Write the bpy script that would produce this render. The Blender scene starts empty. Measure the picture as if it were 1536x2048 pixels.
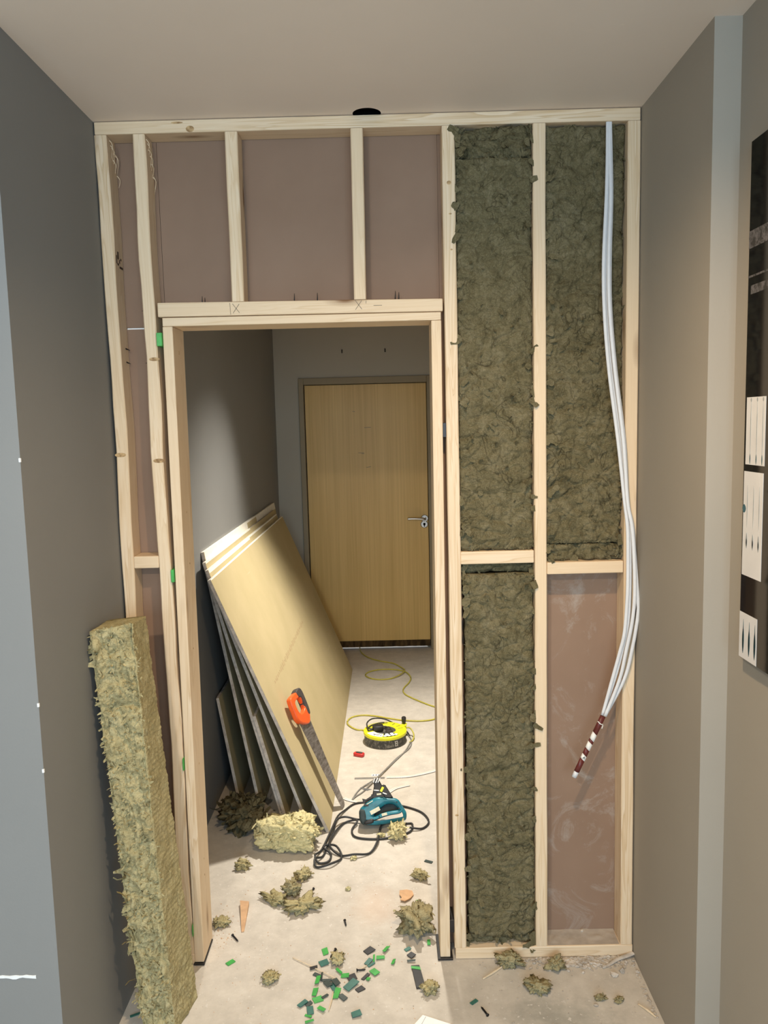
import bpy, bmesh, math, random
from mathutils import Vector, Matrix, noise
random.seed(11)
S = bpy.context.scene
COL = S.collection
PI = math.pi

# ------------------------------------------------------------------ camera
cam_d = bpy.data.cameras.new('camera'); cam = bpy.data.objects.new('camera', cam_d); COL.objects.link(cam)
cam_d.sensor_fit = 'VERTICAL'; cam_d.sensor_height = 36.0
cam_d.lens = 1593.25 / 2048 * 36.0
cam_d.clip_start = 0.02
pitch, roll, yaw = 0.110847, 0.0249951, -0.0062215
fw = Vector((math.sin(yaw)*math.cos(pitch), math.cos(yaw)*math.cos(pitch), -math.sin(pitch)))
r0 = Vector((math.cos(yaw), -math.sin(yaw), 0)); d0 = fw.cross(r0)
rr = math.cos(roll)*r0 + math.sin(roll)*d0
dd = -math.sin(roll)*r0 + math.cos(roll)*d0
M = Matrix((rr, -dd, -fw)).transposed().to_4x4()
M.translation = Vector((0, -2.20565, 1.58762))
cam.matrix_world = M
S.camera = cam

# ------------------------------------------------------------------ world, lamps, exposure
S.view_settings.view_transform = 'Standard'; S.view_settings.look = 'None'
S.view_settings.gamma = 1.0; S.view_settings.use_curve_mapping = False
S.view_settings.exposure = 0.0
S.cycles.use_denoising = True
S.cycles.max_bounces = 8; S.cycles.diffuse_bounces = 6
W = bpy.data.worlds.new('world'); S.world = W; W.use_nodes = True
W.node_tree.nodes['Background'].inputs[0].default_value = (0.55, 0.72, 1.0, 1)
W.node_tree.nodes['Background'].inputs[1].default_value = 0.6

def lamp(name, kind, loc, target, power, col, **kw):
    l = bpy.data.lights.new(name, kind); l.energy = power; l.color = col
    for k, v in kw.items(): setattr(l, k, v)
    o = bpy.data.objects.new(name, l); COL.objects.link(o); o.location = loc
    o.rotation_euler = (Vector(target) - Vector(loc)).to_track_quat('-Z', 'Y').to_euler()
    return o
# ceiling downlight in the corridor beyond the doorway
lamp('corridor_downlight', 'SPOT', (0.06, 1.42, 2.385), (0.03, 1.25, 0.0), 325, (1.0, 0.945, 0.855),
     spot_size=math.radians(107), spot_blend=1.0, shadow_soft_size=0.045)
# ceiling downlight in front of the partition
lamp('passage_downlight', 'SPOT', (0.17, -1.15, 2.385), (0.20, -0.55, 0.0), 93, (1.0, 0.74, 0.47),
     spot_size=math.radians(132), spot_blend=1.0, shadow_soft_size=0.03)
# added fill lamp behind the camera, lifts the low right side and left studs
lamp('room_fill_light', 'SPOT', (-0.60, -2.70, 2.385), (-0.25, -1.0, 0.0), 150, (1.0, 0.87, 0.71),
     spot_size=math.radians(140), spot_blend=1.0, shadow_soft_size=0.05)
# daylight through the window of the front room
lamp('window_daylight', 'AREA', (0.05, -4.85, 1.5), (0.05, 0, 1.4), 150, (0.56, 0.79, 1.0), shape='RECTANGLE', size=3.5, size_y=1.3)
# lamp of the room behind the far door
lamp('next_room_lamp', 'POINT', (0.0, 4.0, 1.6), (0, 4, 0), 60, (0.9, 0.95, 1.0), shadow_soft_size=0.1)

# ------------------------------------------------------------------ helpers
def tag(o, label=None, cat=None, group=None, kind=None):
    if label: o['label'] = label
    if cat: o['category'] = cat
    if group: o['group'] = group
    if kind: o['kind'] = kind
    return o

def thing(name, label, cat, loc=(0, 0, 0), group=None):
    o = bpy.data.objects.new(name, None); COL.objects.link(o); o.location = loc; o.empty_display_size = 0.05
    return tag(o, label, cat, group)

def link(name, me, mat=None, parent=None, smooth=False, loc=None, world=True):
    """link a mesh; vertices are world coordinates unless loc is given; the origin goes to the mesh's centre"""
    o = bpy.data.objects.new(name, me); COL.objects.link(o)
    if loc is None:
        n = len(me.vertices)
        c = Vector((0, 0, 0))
        if n:
            lo = Vector((1e9,)*3); hi = Vector((-1e9,)*3)
            for v in me.vertices:
                for i in range(3):
                    lo[i] = min(lo[i], v.co[i]); hi[i] = max(hi[i], v.co[i])
            c = (lo+hi)/2
            me.transform(Matrix.Translation(-c))
        o.location = c
    else:
        o.location = loc
    if parent is not None:
        o.parent = parent
        p = parent; off = Vector((0, 0, 0))
        while p is not None:
            off += p.location; p = p.parent
        o.location = Vector(o.location) - off
    if mat is not None: me.materials.append(mat)
    if smooth:
        for p in me.polygons: p.use_smooth = True
    return o

def mesh(name, verts, faces, mat, parent=None, smooth=False):
    me = bpy.data.meshes.new(name); me.from_pydata([tuple(v) for v in verts], [], faces); me.update()
    return link(name, me, mat, parent, smooth)

def frombm(name, bm, mat, parent=None, smooth=False):
    me = bpy.data.meshes.new(name); bm.to_mesh(me); bm.free()
    return link(name, me, mat, parent, smooth)

def hexa(name, b, t, mat, parent=None, bev=0.0, seg=1):
    """solid from four bottom and four top corners"""
    bm = bmesh.new(); v = [bm.verts.new(p) for p in list(b)+list(t)]
    for f in ((3, 2, 1, 0), (4, 5, 6, 7), (0, 1, 5, 4), (1, 2, 6, 5), (2, 3, 7, 6), (3, 0, 4, 7)):
        bm.faces.new([v[i] for i in f])
    bmesh.ops.recalc_face_normals(bm, faces=bm.faces)
    if bev: bmesh.ops.bevel(bm, geom=bm.edges[:], offset=bev, segments=seg, affect='EDGES', profile=0.5)
    return frombm(name, bm, mat, parent)

def box(name, x0, x1, y0, y1, z0, z1, mat, parent=None, bev=0.0, seg=1):
    b = [(x0, y0, z0), (x1, y0, z0), (x1, y1, z0), (x0, y1, z0)]
    t = [(x0, y0, z1), (x1, y0, z1), (x1, y1, z1), (x0, y1, z1)]
    return hexa(name, b, t, mat, parent, bev, seg)

def smoothpath(pts, n=8):
    P = [Vector(p) for p in pts]; out = []
    for i in range(len(P)-1):
        a = P[max(i-1, 0)]; b = P[i]; c = P[i+1]; d = P[min(i+2, len(P)-1)]
        for k in range(n):
            t = k/n
            out.append(0.5*((2*b)+(c-a)*t+(2*a-5*b+4*c-d)*t*t+(3*b-a-3*c+d)*t*t*t))
    out.append(P[-1]); return out

def tubegeo(path, r, seg=8, flat=1.0, up=Vector((0, 1, 0)), shear0=0, shear1=0):
    V = []; F = []; n = len(path)
    for i, p in enumerate(path):
        t = (path[min(i+1, n-1)]-path[max(i-1, 0)])
        if t.length < 1e-9: t = Vector((0, 0, 1))
        t.normalize()
        s = t.cross(up)
        if s.length < 1e-3: s = t.cross(Vector((1, 0, 0)))
        s.normalize(); u = s.cross(t)
        sh = shear0 if i == 0 else (shear1 if i == n-1 else 0)
        rad = r(i/(n-1)) if callable(r) else r
        for k in range(seg):
            a = 2*PI*k/seg
            V.append(p+s*math.cos(a)*rad+u*math.sin(a)*rad*flat+t*sh*math.cos(a))
    for i in range(n-1):
        for k in range(seg):
            k2 = (k+1) % seg
            F.append((i*seg+k, i*seg+k2, (i+1)*seg+k2, (i+1)*seg+k))
    F.append(tuple(range(seg-1, -1, -1))); F.append(tuple((n-1)*seg+k for k in range(seg)))
    return V, F

def tube(name, pts, r, mat, parent=None, seg=8, n=8, flat=1.0, up=Vector((0, 1, 0)), sh=(0, 0)):
    path = smoothpath(pts, n) if n > 1 else [Vector(p) for p in pts]
    V, F = tubegeo(path, r, seg, flat, up, *sh)
    return mesh(name, V, F, mat, parent, True)

def lathe(name, prof, mat, parent=None, seg=48, M=Matrix.Identity(4), smooth=True):
    V = []; F = []
    for r, z in prof:
        for k in range(seg):
            a = 2*PI*k/seg; V.append(M @ Vector((r*math.cos(a), r*math.sin(a), z)))
    n = len(prof)
    for i in range(n-1):
        for k in range(seg):
            k2 = (k+1) % seg
            F.append((i*seg+k, i*seg+k2, (i+1)*seg+k2, (i+1)*seg+k))
    F.append(tuple(range(seg-1, -1, -1))); F.append(tuple((n-1)*seg+k for k in range(seg)))
    o = mesh(name, V, F, mat, parent, False)
    if smooth:
        for p in o.data.polygons:
            if len(p.vertices) == 4: p.use_smooth = True
        try: o.data.set_sharp_from_angle(angle=math.radians(40))
        except Exception: pass
    return o

def profile(name, loops, thick, bev, mat, M, parent=None, res=2):
    """2D loops (first the outline, then holes) extruded to a rounded solid, placed by matrix M"""
    cu = bpy.data.curves.new(name, 'CURVE'); cu.dimensions = '2D'; cu.fill_mode = 'BOTH'
    cu.extrude = max(thick/2-bev, 0.0001); cu.bevel_depth = bev; cu.bevel_resolution = res; cu.offset = -bev
    for lp in loops:
        sp = cu.splines.new('POLY'); sp.points.add(len(lp)-1); sp.use_cyclic_u = True
        for i, (x, y) in enumerate(lp): sp.points[i].co = (x, y, 0, 1)
    tmp = bpy.data.objects.new('tmp', cu); COL.objects.link(tmp)
    me = bpy.data.meshes.new_from_object(tmp.evaluated_get(bpy.context.evaluated_depsgraph_get()))
    bpy.data.objects.remove(tmp); bpy.data.curves.remove(cu)
    me.materials.clear(); me.transform(M); me.update()
    o = link(name, me, mat, parent, True)
    try: me.set_sharp_from_angle(angle=math.radians(40))
    except Exception: pass
    return o

def text(name, s, size, mat, M, parent=None, ext=0.0001):
    cu = bpy.data.curves.new(name, 'FONT'); cu.body = s; cu.size = size; cu.align_x = 'CENTER'; cu.align_y = 'CENTER'; cu.extrude = ext
    cu.resolution_u = 3
    tmp = bpy.data.objects.new('tmp', cu); COL.objects.link(tmp)
    me = bpy.data.meshes.new_from_object(tmp.evaluated_get(bpy.context.evaluated_depsgraph_get()))
    bpy.data.objects.remove(tmp); bpy.data.curves.remove(cu)
    me.materials.clear(); me.transform(M); me.update()
    return link(name, me, mat, parent)

def roundloop(pts, n=4):
    P = [Vector((x, y, 0)) for x, y in pts]; out = []
    for i in range(len(P)):
        a, b, c, d = P[i-1], P[i], P[(i+1) % len(P)], P[(i+2) % len(P)]
        for k in range(n):
            t = k/n
            q = 0.5*((2*b)+(c-a)*t+(2*a-5*b+4*c-d)*t*t+(3*b-a-3*c+d)*t*t*t)
            out.append((q.x, q.y))
    return out

# ------------------------------------------------------------------ materials
class N:
    def __init__(s, name, rough=0.7, spec=0.3):
        s.m = bpy.data.materials.new(name); s.m.use_nodes = True
        s.t = s.m.node_tree; s.b = s.t.nodes['Principled BSDF']
        s.b.inputs['Roughness'].default_value = rough
        s.b.inputs['Specular IOR Level'].default_value = spec
    def n(s, ty, **kw):
        x = s.t.nodes.new(ty)
        for k, v in kw.items():
            if k in x.inputs: x.inputs[k].default_value = v
            else: setattr(x, k, v)
        return x
    def l(s, a, b): s.t.links.new(a, b)
    def coord(s, scale=(1, 1, 1), rnd=True, kind='Object'):
        tc = s.n('ShaderNodeTexCoord'); mp = s.n('ShaderNodeMapping'); mp.inputs['Scale'].default_value = scale
        s.l(tc.outputs[kind], mp.inputs['Vector'])
        if rnd:
            oi = s.n('ShaderNodeObjectInfo'); mu = s.n('ShaderNodeMath', operation='MULTIPLY'); mu.inputs[1].default_value = 37.0
            cb = s.n('ShaderNodeCombineXYZ')
            s.l(oi.outputs['Random'], mu.inputs[0])
            for i in range(3): s.l(mu.outputs[0], cb.inputs[i])
            s.l(cb.outputs[0], mp.inputs['Location'])
        return mp.outputs[0]
    def noise(s, vec, scale, detail=4, rough=0.55, dist=0.0):
        x = s.n('ShaderNodeTexNoise'); x.inputs['Scale'].default_value = scale; x.inputs['Detail'].default_value = detail
        x.inputs['Roughness'].default_value = rough; x.inputs['Distortion'].default_value = dist
        s.l(vec, x.inputs['Vector']); return x.outputs['Fac']
    def ramp(s, fac, stops, interp='LINEAR'):
        x = s.n('ShaderNodeValToRGB'); x.color_ramp.interpolation = interp
        e = x.color_ramp.elements
        while len(e) < len(stops): e.new(0.5)
        for i, (p, c) in enumerate(stops):
            e[i].position = p; e[i].color = (*c, 1) if len(c) == 3 else c
        s.l(fac, x.inputs['Fac']); return x.outputs['Color']
    def mix(s, fac, a, b, blend='MIX'):
        x = s.n('ShaderNodeMix', data_type='RGBA', blend_type=blend)
        for inp, v in ((x.inputs['Factor'], fac), (x.inputs['A'], a), (x.inputs['B'], b)): pass
        fi, ai, bi = x.inputs[0], x.inputs[6], x.inputs[7]
        for inp, v in ((fi, fac), (ai, a), (bi, b)):
            if isinstance(v, (int, float)): inp.default_value = v
            elif isinstance(v, tuple): inp.default_value = (*v, 1)
            else: s.l(v, inp)
        return x.outputs[2]
    def bump(s, h, strength=0.3, dist=0.002):
        x = s.n('ShaderNodeBump'); x.inputs['Strength'].default_value = strength; x.inputs['Distance'].default_value = dist
        s.l(h, x.inputs['Height']); s.l(x.outputs['Normal'], s.b.inputs['Normal'])
    def color(s, c):
        if isinstance(c, tuple): s.b.inputs['Base Color'].default_value = (*c, 1)
        else: s.l(c, s.b.inputs['Base Color'])
        return s

BW = ((0, (0, 0, 0)), (1, (1, 1, 1)))
def plain(name, col, rough=0.6, spec=0.3, metal=0.0, var=0.12, scale=60):
    m = N(name, rough, spec); v = m.coord()
    f = m.noise(v, scale, 3)
    a = tuple(c*(1-var) for c in col); b = tuple(min(1, c*(1+var)) for c in col)
    m.color(m.ramp(f, ((0.3, a), (0.7, b)))); m.b.inputs['Metallic'].default_value = metal
    return m.m

def paint(name, col, sc=220, st=0.12):
    m = N(name, 0.62, 0.25); v = m.coord(rnd=False)
    big = m.noise(v, 1.3, 4)
    c = m.ramp(big, ((0.3, tuple(x*0.95 for x in col)), (0.7, tuple(x*1.04 for x in col))))
    sc_ = m.ramp(m.noise(v, 9, 6, 0.7), ((0.70, (0, 0, 0)), (0.80, (1, 1, 1))))
    c = m.mix(sc_, c, tuple(min(1, x*1.12) for x in col))
    m.color(c); m.bump(m.noise(v, sc, 2), st, 0.001); return m.m

def pine(name, axis, base=(0.71, 0.54, 0.35), dark=(0.57, 0.395, 0.22), pale=(0.77, 0.625, 0.45)):
    m = N(name, 0.55, 0.3)
    sc = [14, 14, 14]; sc[axis] = 0.8
    v = m.coord(tuple(sc))
    g = m.noise(v, 1.6, 3, 0.5, 1.2)
    x = m.n('ShaderNodeMath', operation='MULTIPLY'); m.l(g, x.inputs[0]); x.inputs[1].default_value = 9.0
    fr = m.n('ShaderNodeMath', operation='FRACT'); m.l(x.outputs[0], fr.inputs[0])
    ring = m.ramp(fr.outputs[0], ((0.0, pale), (0.55, base), (0.86, dark), (1.0, pale)))
    soft = m.noise(v, 0.9, 3)
    c = m.mix(m.ramp(soft, ((0.35, (0, 0, 0)), (0.65, (1, 1, 1)))), ring, base)
    fs = [260, 260, 260]; fs[axis] = 5
    v2 = m.coord(tuple(fs)); fine = m.noise(v2, 1.0, 3)
    c = m.mix(0.16, c, m.ramp(fine, ((0.3, dark), (0.7, pale))))
    ks = [11, 11, 11]; ks[axis] = 3.0
    v3 = m.coord(tuple(ks)); vo = m.n('ShaderNodeTexVoronoi'); vo.inputs['Scale'].default_value = 1.0; m.l(v3, vo.inputs['Vector'])
    kn = m.ramp(vo.outputs['Distance'], ((0.055, (1, 1, 1)), (0.10, (0.45, 0.45, 0.45)), (0.20, (0, 0, 0))))
    c = m.mix(kn, c, (0.22, 0.11, 0.045))
    m.color(c); m.bump(fine, 0.12, 0.0008); return m.m

def wool(name, lo, mid, hi, sc=1.0, line=0.75):
    m = N(name, 1.0, 0.05); v = m.coord()
    f1 = m.noise(v, 14*sc, 5, 0.6, 1.5); f2 = m.noise(v, 130*sc, 4, 0.65, 2.0)
    vs = m.coord((1, 1, 4)); f3 = m.noise(vs, 60*sc, 3, 0.6, 1.0)
    c = m.ramp(f1, ((0.28, lo), (0.5, mid), (0.75, hi)))
    c = m.mix(0.5, c, m.ramp(f2, ((0.3, lo), (0.5, mid), (0.72, hi))))
    def worm(scale, dist, wd):
        w = m.noise(v, scale, 2, 0.5, dist)
        x = m.n('ShaderNodeMath', operation='SUBTRACT'); m.l(w, x.inputs[0]); x.inputs[1].default_value = 0.5
        y = m.n('ShaderNodeMath', operation='ABSOLUTE'); m.l(x.outputs[0], y.inputs[0])
        return m.ramp(y.outputs[0], ((0.0, (0, 0, 0)), (wd*0.4, (0.7, 0.7, 0.7)), (wd, (1, 1, 1))))
    patch = m.ramp(m.noise(v, 11*sc, 3), ((0.46, (1, 1, 1)), (0.58, (0, 0, 0))))
    w1 = m.mix(patch, worm(10*sc, 2.2, 0.035), (1, 1, 1)); w2 = worm(24*sc, 1.8, 0.05)
    wm = m.mix(1.0, w1, m.mix(0.45, (1, 1, 1), w2), 'MULTIPLY')
    k = m.mix(line, (1, 1, 1), wm)
    c = m.mix(1.0, c, m.mix(0.75, (1, 1, 1), k), 'MULTIPLY')
    m.color(c)
    ad = m.n('ShaderNodeMath', operation='ADD'); m.l(f2, ad.inputs[0]); m.l(f3, ad.inputs[1])
    a2 = m.n('ShaderNodeMath', operation='MULTIPLY_ADD'); m.l(wm, a2.inputs[0]); a2.inputs[1].default_value = 0.8; m.l(ad.outputs[0], a2.inputs[2])
    m.bump(a2.outputs[0], 0.6, 0.004); return m.m

MAT_WALL = paint('wall_paint_shade_toned', (0.232, 0.230, 0.219))  # shared wall paint, darkened to put the left side's shade into the colour
MAT_WALL_R = paint('wall_paint_light_toned', (0.335, 0.302, 0.250))  # same paint, lightened in place of light on the right wall
MAT_WALL_F = paint('wall_paint_far_light_toned', (0.44, 0.40, 0.32))  # same paint again, lightened to stand in for light at the far end
MAT_CEIL = paint('ceiling_paint', (0.82, 0.71, 0.605), 260, 0.10)
PINE_X = pine('pine_along_x', 0); PINE_Y = pine('pine_along_y', 1); PINE_Z = pine('pine_along_z', 2)
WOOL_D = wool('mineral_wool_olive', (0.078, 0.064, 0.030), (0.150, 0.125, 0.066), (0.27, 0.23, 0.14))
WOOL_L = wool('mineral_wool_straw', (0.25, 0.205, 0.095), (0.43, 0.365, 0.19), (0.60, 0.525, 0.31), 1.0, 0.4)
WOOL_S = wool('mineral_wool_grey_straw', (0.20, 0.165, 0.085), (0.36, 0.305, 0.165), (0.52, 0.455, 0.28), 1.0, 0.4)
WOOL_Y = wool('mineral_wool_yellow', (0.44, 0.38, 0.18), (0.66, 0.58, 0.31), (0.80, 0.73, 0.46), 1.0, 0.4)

def mk_floor():
    m = N('screed_floor', 0.82, 0.2); v = m.coord(rnd=False, kind='Generated'); v = m.coord(rnd=False)
    a = m.noise(v, 1.6, 5, 0.6); b = m.noise(v, 14, 6, 0.7); c3 = m.noise(v, 160, 3)
    c = m.ramp(a, ((0.3, (0.47, 0.425, 0.36)), (0.7, (0.60, 0.55, 0.475))))
    c = m.mix(0.45, c, m.ramp(b, ((0.32, (0.38, 0.345, 0.295)), (0.55, (0.55, 0.50, 0.43)), (0.75, (0.70, 0.65, 0.57)))))
    # greyer, darker patch near the camera on the right-hand side; sawdust patch in the doorway
    tc = m.n('ShaderNodeTexCoord'); sp = m.n('ShaderNodeSeparateXYZ'); m.l(tc.outputs['Object'], sp.inputs[0])
    def blob(cx, cy, rx, ry, edge):
        mp = m.n('ShaderNodeMapping'); mp.inputs['Location'].default_value = (-cx/rx, -(cy+0.3)/ry, 0); mp.inputs['Scale'].default_value = (1/rx, 1/ry, 0)
        m.l(tc.outputs['Object'], mp.inputs['Vector'])
        ln = m.n('ShaderNodeVectorMath', operation='LENGTH'); m.l(mp.outputs[0], ln.inputs[0])
        nz = m.n('ShaderNodeMath', operation='MULTIPLY_ADD'); m.l(b, nz.inputs[0]); nz.inputs[1].default_value = 0.9; m.l(ln.outputs['Value'], nz.inputs[2])
        return m.ramp(nz.outputs[0], ((edge-0.1, (1, 1, 1)), (edge+0.95, (0, 0, 0))))
    g = blob(0.42, -0.24, 0.30, 0.18, 0.6)
    gm = m.n('ShaderNodeMath', operation='MULTIPLY'); m.l(g, gm.inputs[0]); gm.inputs[1].default_value = 0.6
    c = m.mix(gm.outputs[0], c, (0.27, 0.265, 0.225))
    w = blob(-0.08, 0.27, 0.16, 0.26, 0.7)
    wm = m.n('ShaderNodeMath', operation='MULTIPLY'); m.l(w, wm.inputs[0]); wm.inputs[1].default_value = 0.26
    c = m.mix(wm.outputs[0], c, (0.66, 0.44, 0.30))
    sp2 = m.ramp(m.noise(v, 90, 2), ((0.66, (0, 0, 0)), (0.72, (1, 1, 1))))
    c = m.mix(sp2, c, (0.60, 0.56, 0.50))
    m.color(c); m.bump(c3, 0.25, 0.001); return m.m
MAT_FLOOR = mk_floor()

def mk_board_back(name, dust):
    m = N(name, 0.85, 0.15); v = m.coord(rnd=False)
    a = m.noise(v, 3, 4); f = m.noise(v, 300, 2)
    c = m.ramp(a, ((0.3, tuple(x*(1.06 if dust else 1) for x in (0.232, 0.150, 0.102))), (0.7, tuple(x*(1.06 if dust else 1) for x in (0.268, 0.178, 0.124)))))
    d = m.ramp(m.noise(v, 7, 8, 0.75, 1.2), ((0.52 if dust else 0.68, (0, 0, 0)), (0.74 if dust else 0.9, (1, 1, 1))))
    c = m.mix(d, c, (0.37, 0.315, 0.265))
    m.color(c); m.bump(f, 0.1, 0.0006); return m.m
MAT_BACK = mk_board_back('pink_plasterboard_paper', False); MAT_BACKD = mk_board_back('dusty_pink_plasterboard_paper', True)

def mk_veneer():
    m = N('ash_veneer', 0.42, 0.4); v = m.coord((90, 90, 1.2), rnd=False)
    a = m.noise(v, 1.0, 4, 0.6, 0.3); v2 = m.coord((14, 14, 0.4), rnd=False); b = m.noise(v2, 1.0, 3, 0.5, 0.6)
    c = m.ramp(a, ((0.3, (0.60, 0.375, 0.10)), (0.7, (0.78, 0.52, 0.18))))
    c = m.mix(0.4, c, m.ramp(b, ((0.3, (0.58, 0.36, 0.10)), (0.7, (0.82, 0.56, 0.21)))))
    m.color(c); return m.m
MAT_VENEER = mk_veneer()
MAT_FRAMEP = paint('door_frame_paint', (0.33, 0.27, 0.175))
MAT_STEEL = plain('brushed_steel', (0.62, 0.60, 0.56), 0.3, 0.5, 1.0, 0.06)
MAT_BLACKM = plain('black_steel', (0.018, 0.017, 0.017), 0.45, 0.4)
def mk_tan():
    m = N('ivory_board_paper', 0.8, 0.2); v = m.coord()
    c = m.ramp(m.noise(v, 5, 4), ((0.3, (0.44, 0.36, 0.195)), (0.7, (0.49, 0.40, 0.225))))
    s = m.ramp(m.noise(m.coord((3, 1, 14)), 4, 6, 0.7), ((0.66, (0, 0, 0)), (0.78, (1, 1, 1))))
    m.color(m.mix(s, c, (0.60, 0.52, 0.35))); return m.m
MAT_TAN = mk_tan()
def mk_core():
    m = N('gypsum_core', 0.9, 0.1); v = m.coord((8, 8, 8))
    m.color(m.ramp(m.noise(v, 4, 6, 0.7), ((0.35, (0.34, 0.29, 0.25)), (0.6, (0.56, 0.50, 0.43))))); return m.m
MAT_CORE = mk_core()
MAT_GREYP = plain('grey_board_paper', (0.32, 0.32, 0.32), 0.85, 0.1, 0, 0.1, 8)
MAT_WHITEP = plain('white_board_edge', (0.80, 0.76, 0.66), 0.8, 0.2, 0, 0.06, 40)
MAT_PVC = plain('white_pvc', (0.66, 0.66, 0.66), 0.42, 0.4, 0, 0.03)
MAT_TAPER = plain('oxblood_tape', (0.115, 0.022, 0.018), 0.4, 0.4)
MAT_TAPEW = plain('white_tape', (0.80, 0.79, 0.74), 0.5, 0.3, 0, 0.03)
MAT_INKB = plain('black_print', (0.02, 0.018, 0.015), 0.7, 0.1)
MAT_PENCIL = plain('pencil_graphite', (0.20, 0.155, 0.11), 0.7, 0.2)
MAT_STAMP = plain('stamp_ink', (0.085, 0.055, 0.04), 0.8, 0.1)
MAT_GREEN = plain('green_plastic', (0.06, 0.36, 0.07), 0.4, 0.45, 0, 0.15)
MAT_TEAL = plain('teal_plastic', (0.035, 0.135, 0.105), 0.4, 0.45, 0, 0.15)
MAT_DGREEN = plain('dark_grey_green_plastic', (0.045, 0.062, 0.055), 0.4, 0.45, 0, 0.15)
MAT_BLACKP = plain('black_plastic', (0.022, 0.02, 0.019), 0.45, 0.4, 0, 0.2)
MAT_DARK = plain('void_black', (0.006, 0.006, 0.006), 0.9, 0.05)
MAT_DOORBOT = N('raw_door_bottom', 0.9, 0.05)
_v = MAT_DOORBOT.coord((30, 30, 8)); MAT_DOORBOT.color(MAT_DOORBOT.ramp(MAT_DOORBOT.noise(_v, 1.6, 5), ((0.35, (0.035, 0.022, 0.012)), (0.72, (0.14, 0.085, 0.035))))); MAT_DOORBOT = MAT_DOORBOT.m
MAT_YEL = plain('yellow_plastic', (0.74, 0.72, 0.02), 0.35, 0.45, 0, 0.05)
MAT_YCORD = plain('yellow_flex', (0.46, 0.40, 0.06), 0.45, 0.4)
MAT_BCORD = plain('black_flex', (0.03, 0.029, 0.028), 0.5, 0.35, 0, 0.25, 90)
MAT_GCORD = plain('grey_flex', (0.22, 0.21, 0.19), 0.5, 0.35)
MAT_JIG = plain('teal_tool_body', (0.012, 0.165, 0.215), 0.38, 0.45, 0, 0.25, 40)
MAT_JIGD = plain('dark_tool_rubber', (0.035, 0.05, 0.048), 0.6, 0.3, 0, 0.3, 50)
MAT_ALU = plain('cast_aluminium', (0.55, 0.53, 0.50), 0.42, 0.5, 0.9, 0.15)
MAT_CREAM = plain('cream_sticker', (0.74, 0.70, 0.52), 0.6, 0.2)
MAT_ORANGE = plain('orange_plastic', (0.78, 0.105, 0.018), 0.35, 0.45, 0, 0.06)
MAT_RUBBER = plain('dark_grey_rubber', (0.06, 0.05, 0.045), 0.6, 0.3)
MAT_RED = plain('red_plastic', (0.52, 0.03, 0.03), 0.35, 0.45)
MAT_PAPER = plain('white_card', (0.82, 0.82, 0.80), 0.7, 0.2, 0, 0.02)
MAT_SPLINT = plain('pale_wood_splinter', (0.66, 0.53, 0.36), 0.7, 0.2, 0, 0.15, 30)
MAT_BROWNW = plain('cedar_wedge', (0.55, 0.34, 0.19), 0.65, 0.2, 0, 0.15, 30)
MAT_RUBBLE = plain('plaster_rubble', (0.46, 0.41, 0.35), 0.9, 0.1, 0, 0.3, 30)
MAT_DUST = plain('mortar_dust', (0.40, 0.345, 0.285), 0.95, 0.05, 0, 0.15, 25)
MAT_SCREW = plain('black_phosphate_screw', (0.03, 0.028, 0.027), 0.45, 0.4, 0.6)
def mk_drum():
    m = N('scuffed_drum_plastic', 0.55, 0.3); v = m.coord()
    m.color(m.mix(m.ramp(m.noise(v, 60, 6, 0.7), ((0.48, (0, 0, 0)), (0.66, (1, 1, 1)))), (0.055, 0.052, 0.045), (0.26, 0.24, 0.20))); return m.m
MAT_DRUM = mk_drum()
def mk_blade():
    m = N('worn_saw_steel', 0.34, 0.5); v = m.coord((6, 6, 30)); m.b.inputs['Metallic'].default_value = 0.75
    m.color(m.ramp(m.noise(v, 4, 5, 0.65), ((0.35, (0.16, 0.14, 0.12)), (0.7, (0.46, 0.43, 0.42))))); return m.m
MAT_BLADE = mk_blade()
m_ = N('black_picture_glass', 0.05, 0.28); m_.color((0.008, 0.008, 0.009)); MAT_GLASSB = m_.m
MAT_PANEL = plain('printed_white_panel', (0.66, 0.655, 0.65), 0.25, 0.4, 0, 0.04, 20)
MAT_TEALINK = plain('printed_teal_ink', (0.03, 0.095, 0.12), 0.25, 0.4, 0, 0.2, 60)
MAT_MIDINK = plain('printed_grey_ink', (0.33, 0.355, 0.36), 0.25, 0.4, 0, 0.06, 60)
def mk_speck():
    m = N('printed_grey_speckle', 0.2, 0.4); v = m.coord()
    m.color(m.ramp(m.noise(v, 70, 4, 0.7), ((0.42, (0.035, 0.033, 0.033)), (0.6, (0.13, 0.12, 0.125))))); return m.m
MAT_SPECK = mk_speck()
m_ = N('clear_window_glass', 0.02, 0.5); m_.color((1, 1, 1)); m_.b.inputs['Transmission Weight'].default_value = 1.0; MAT_GLASS = m_.m

# ------------------------------------------------------------------ setting
XL, XR, XR2, YS, YSR, YF, H = -0.759, 0.6925, 0.750, -0.56, -0.468, 3.28, 2.4
def st(o, label=None): o['kind'] = 'structure'; return o
st(box('floor', -3.2, 3.2, -5.2, 4.6, -0.12, 0.0, MAT_FLOOR))
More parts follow.
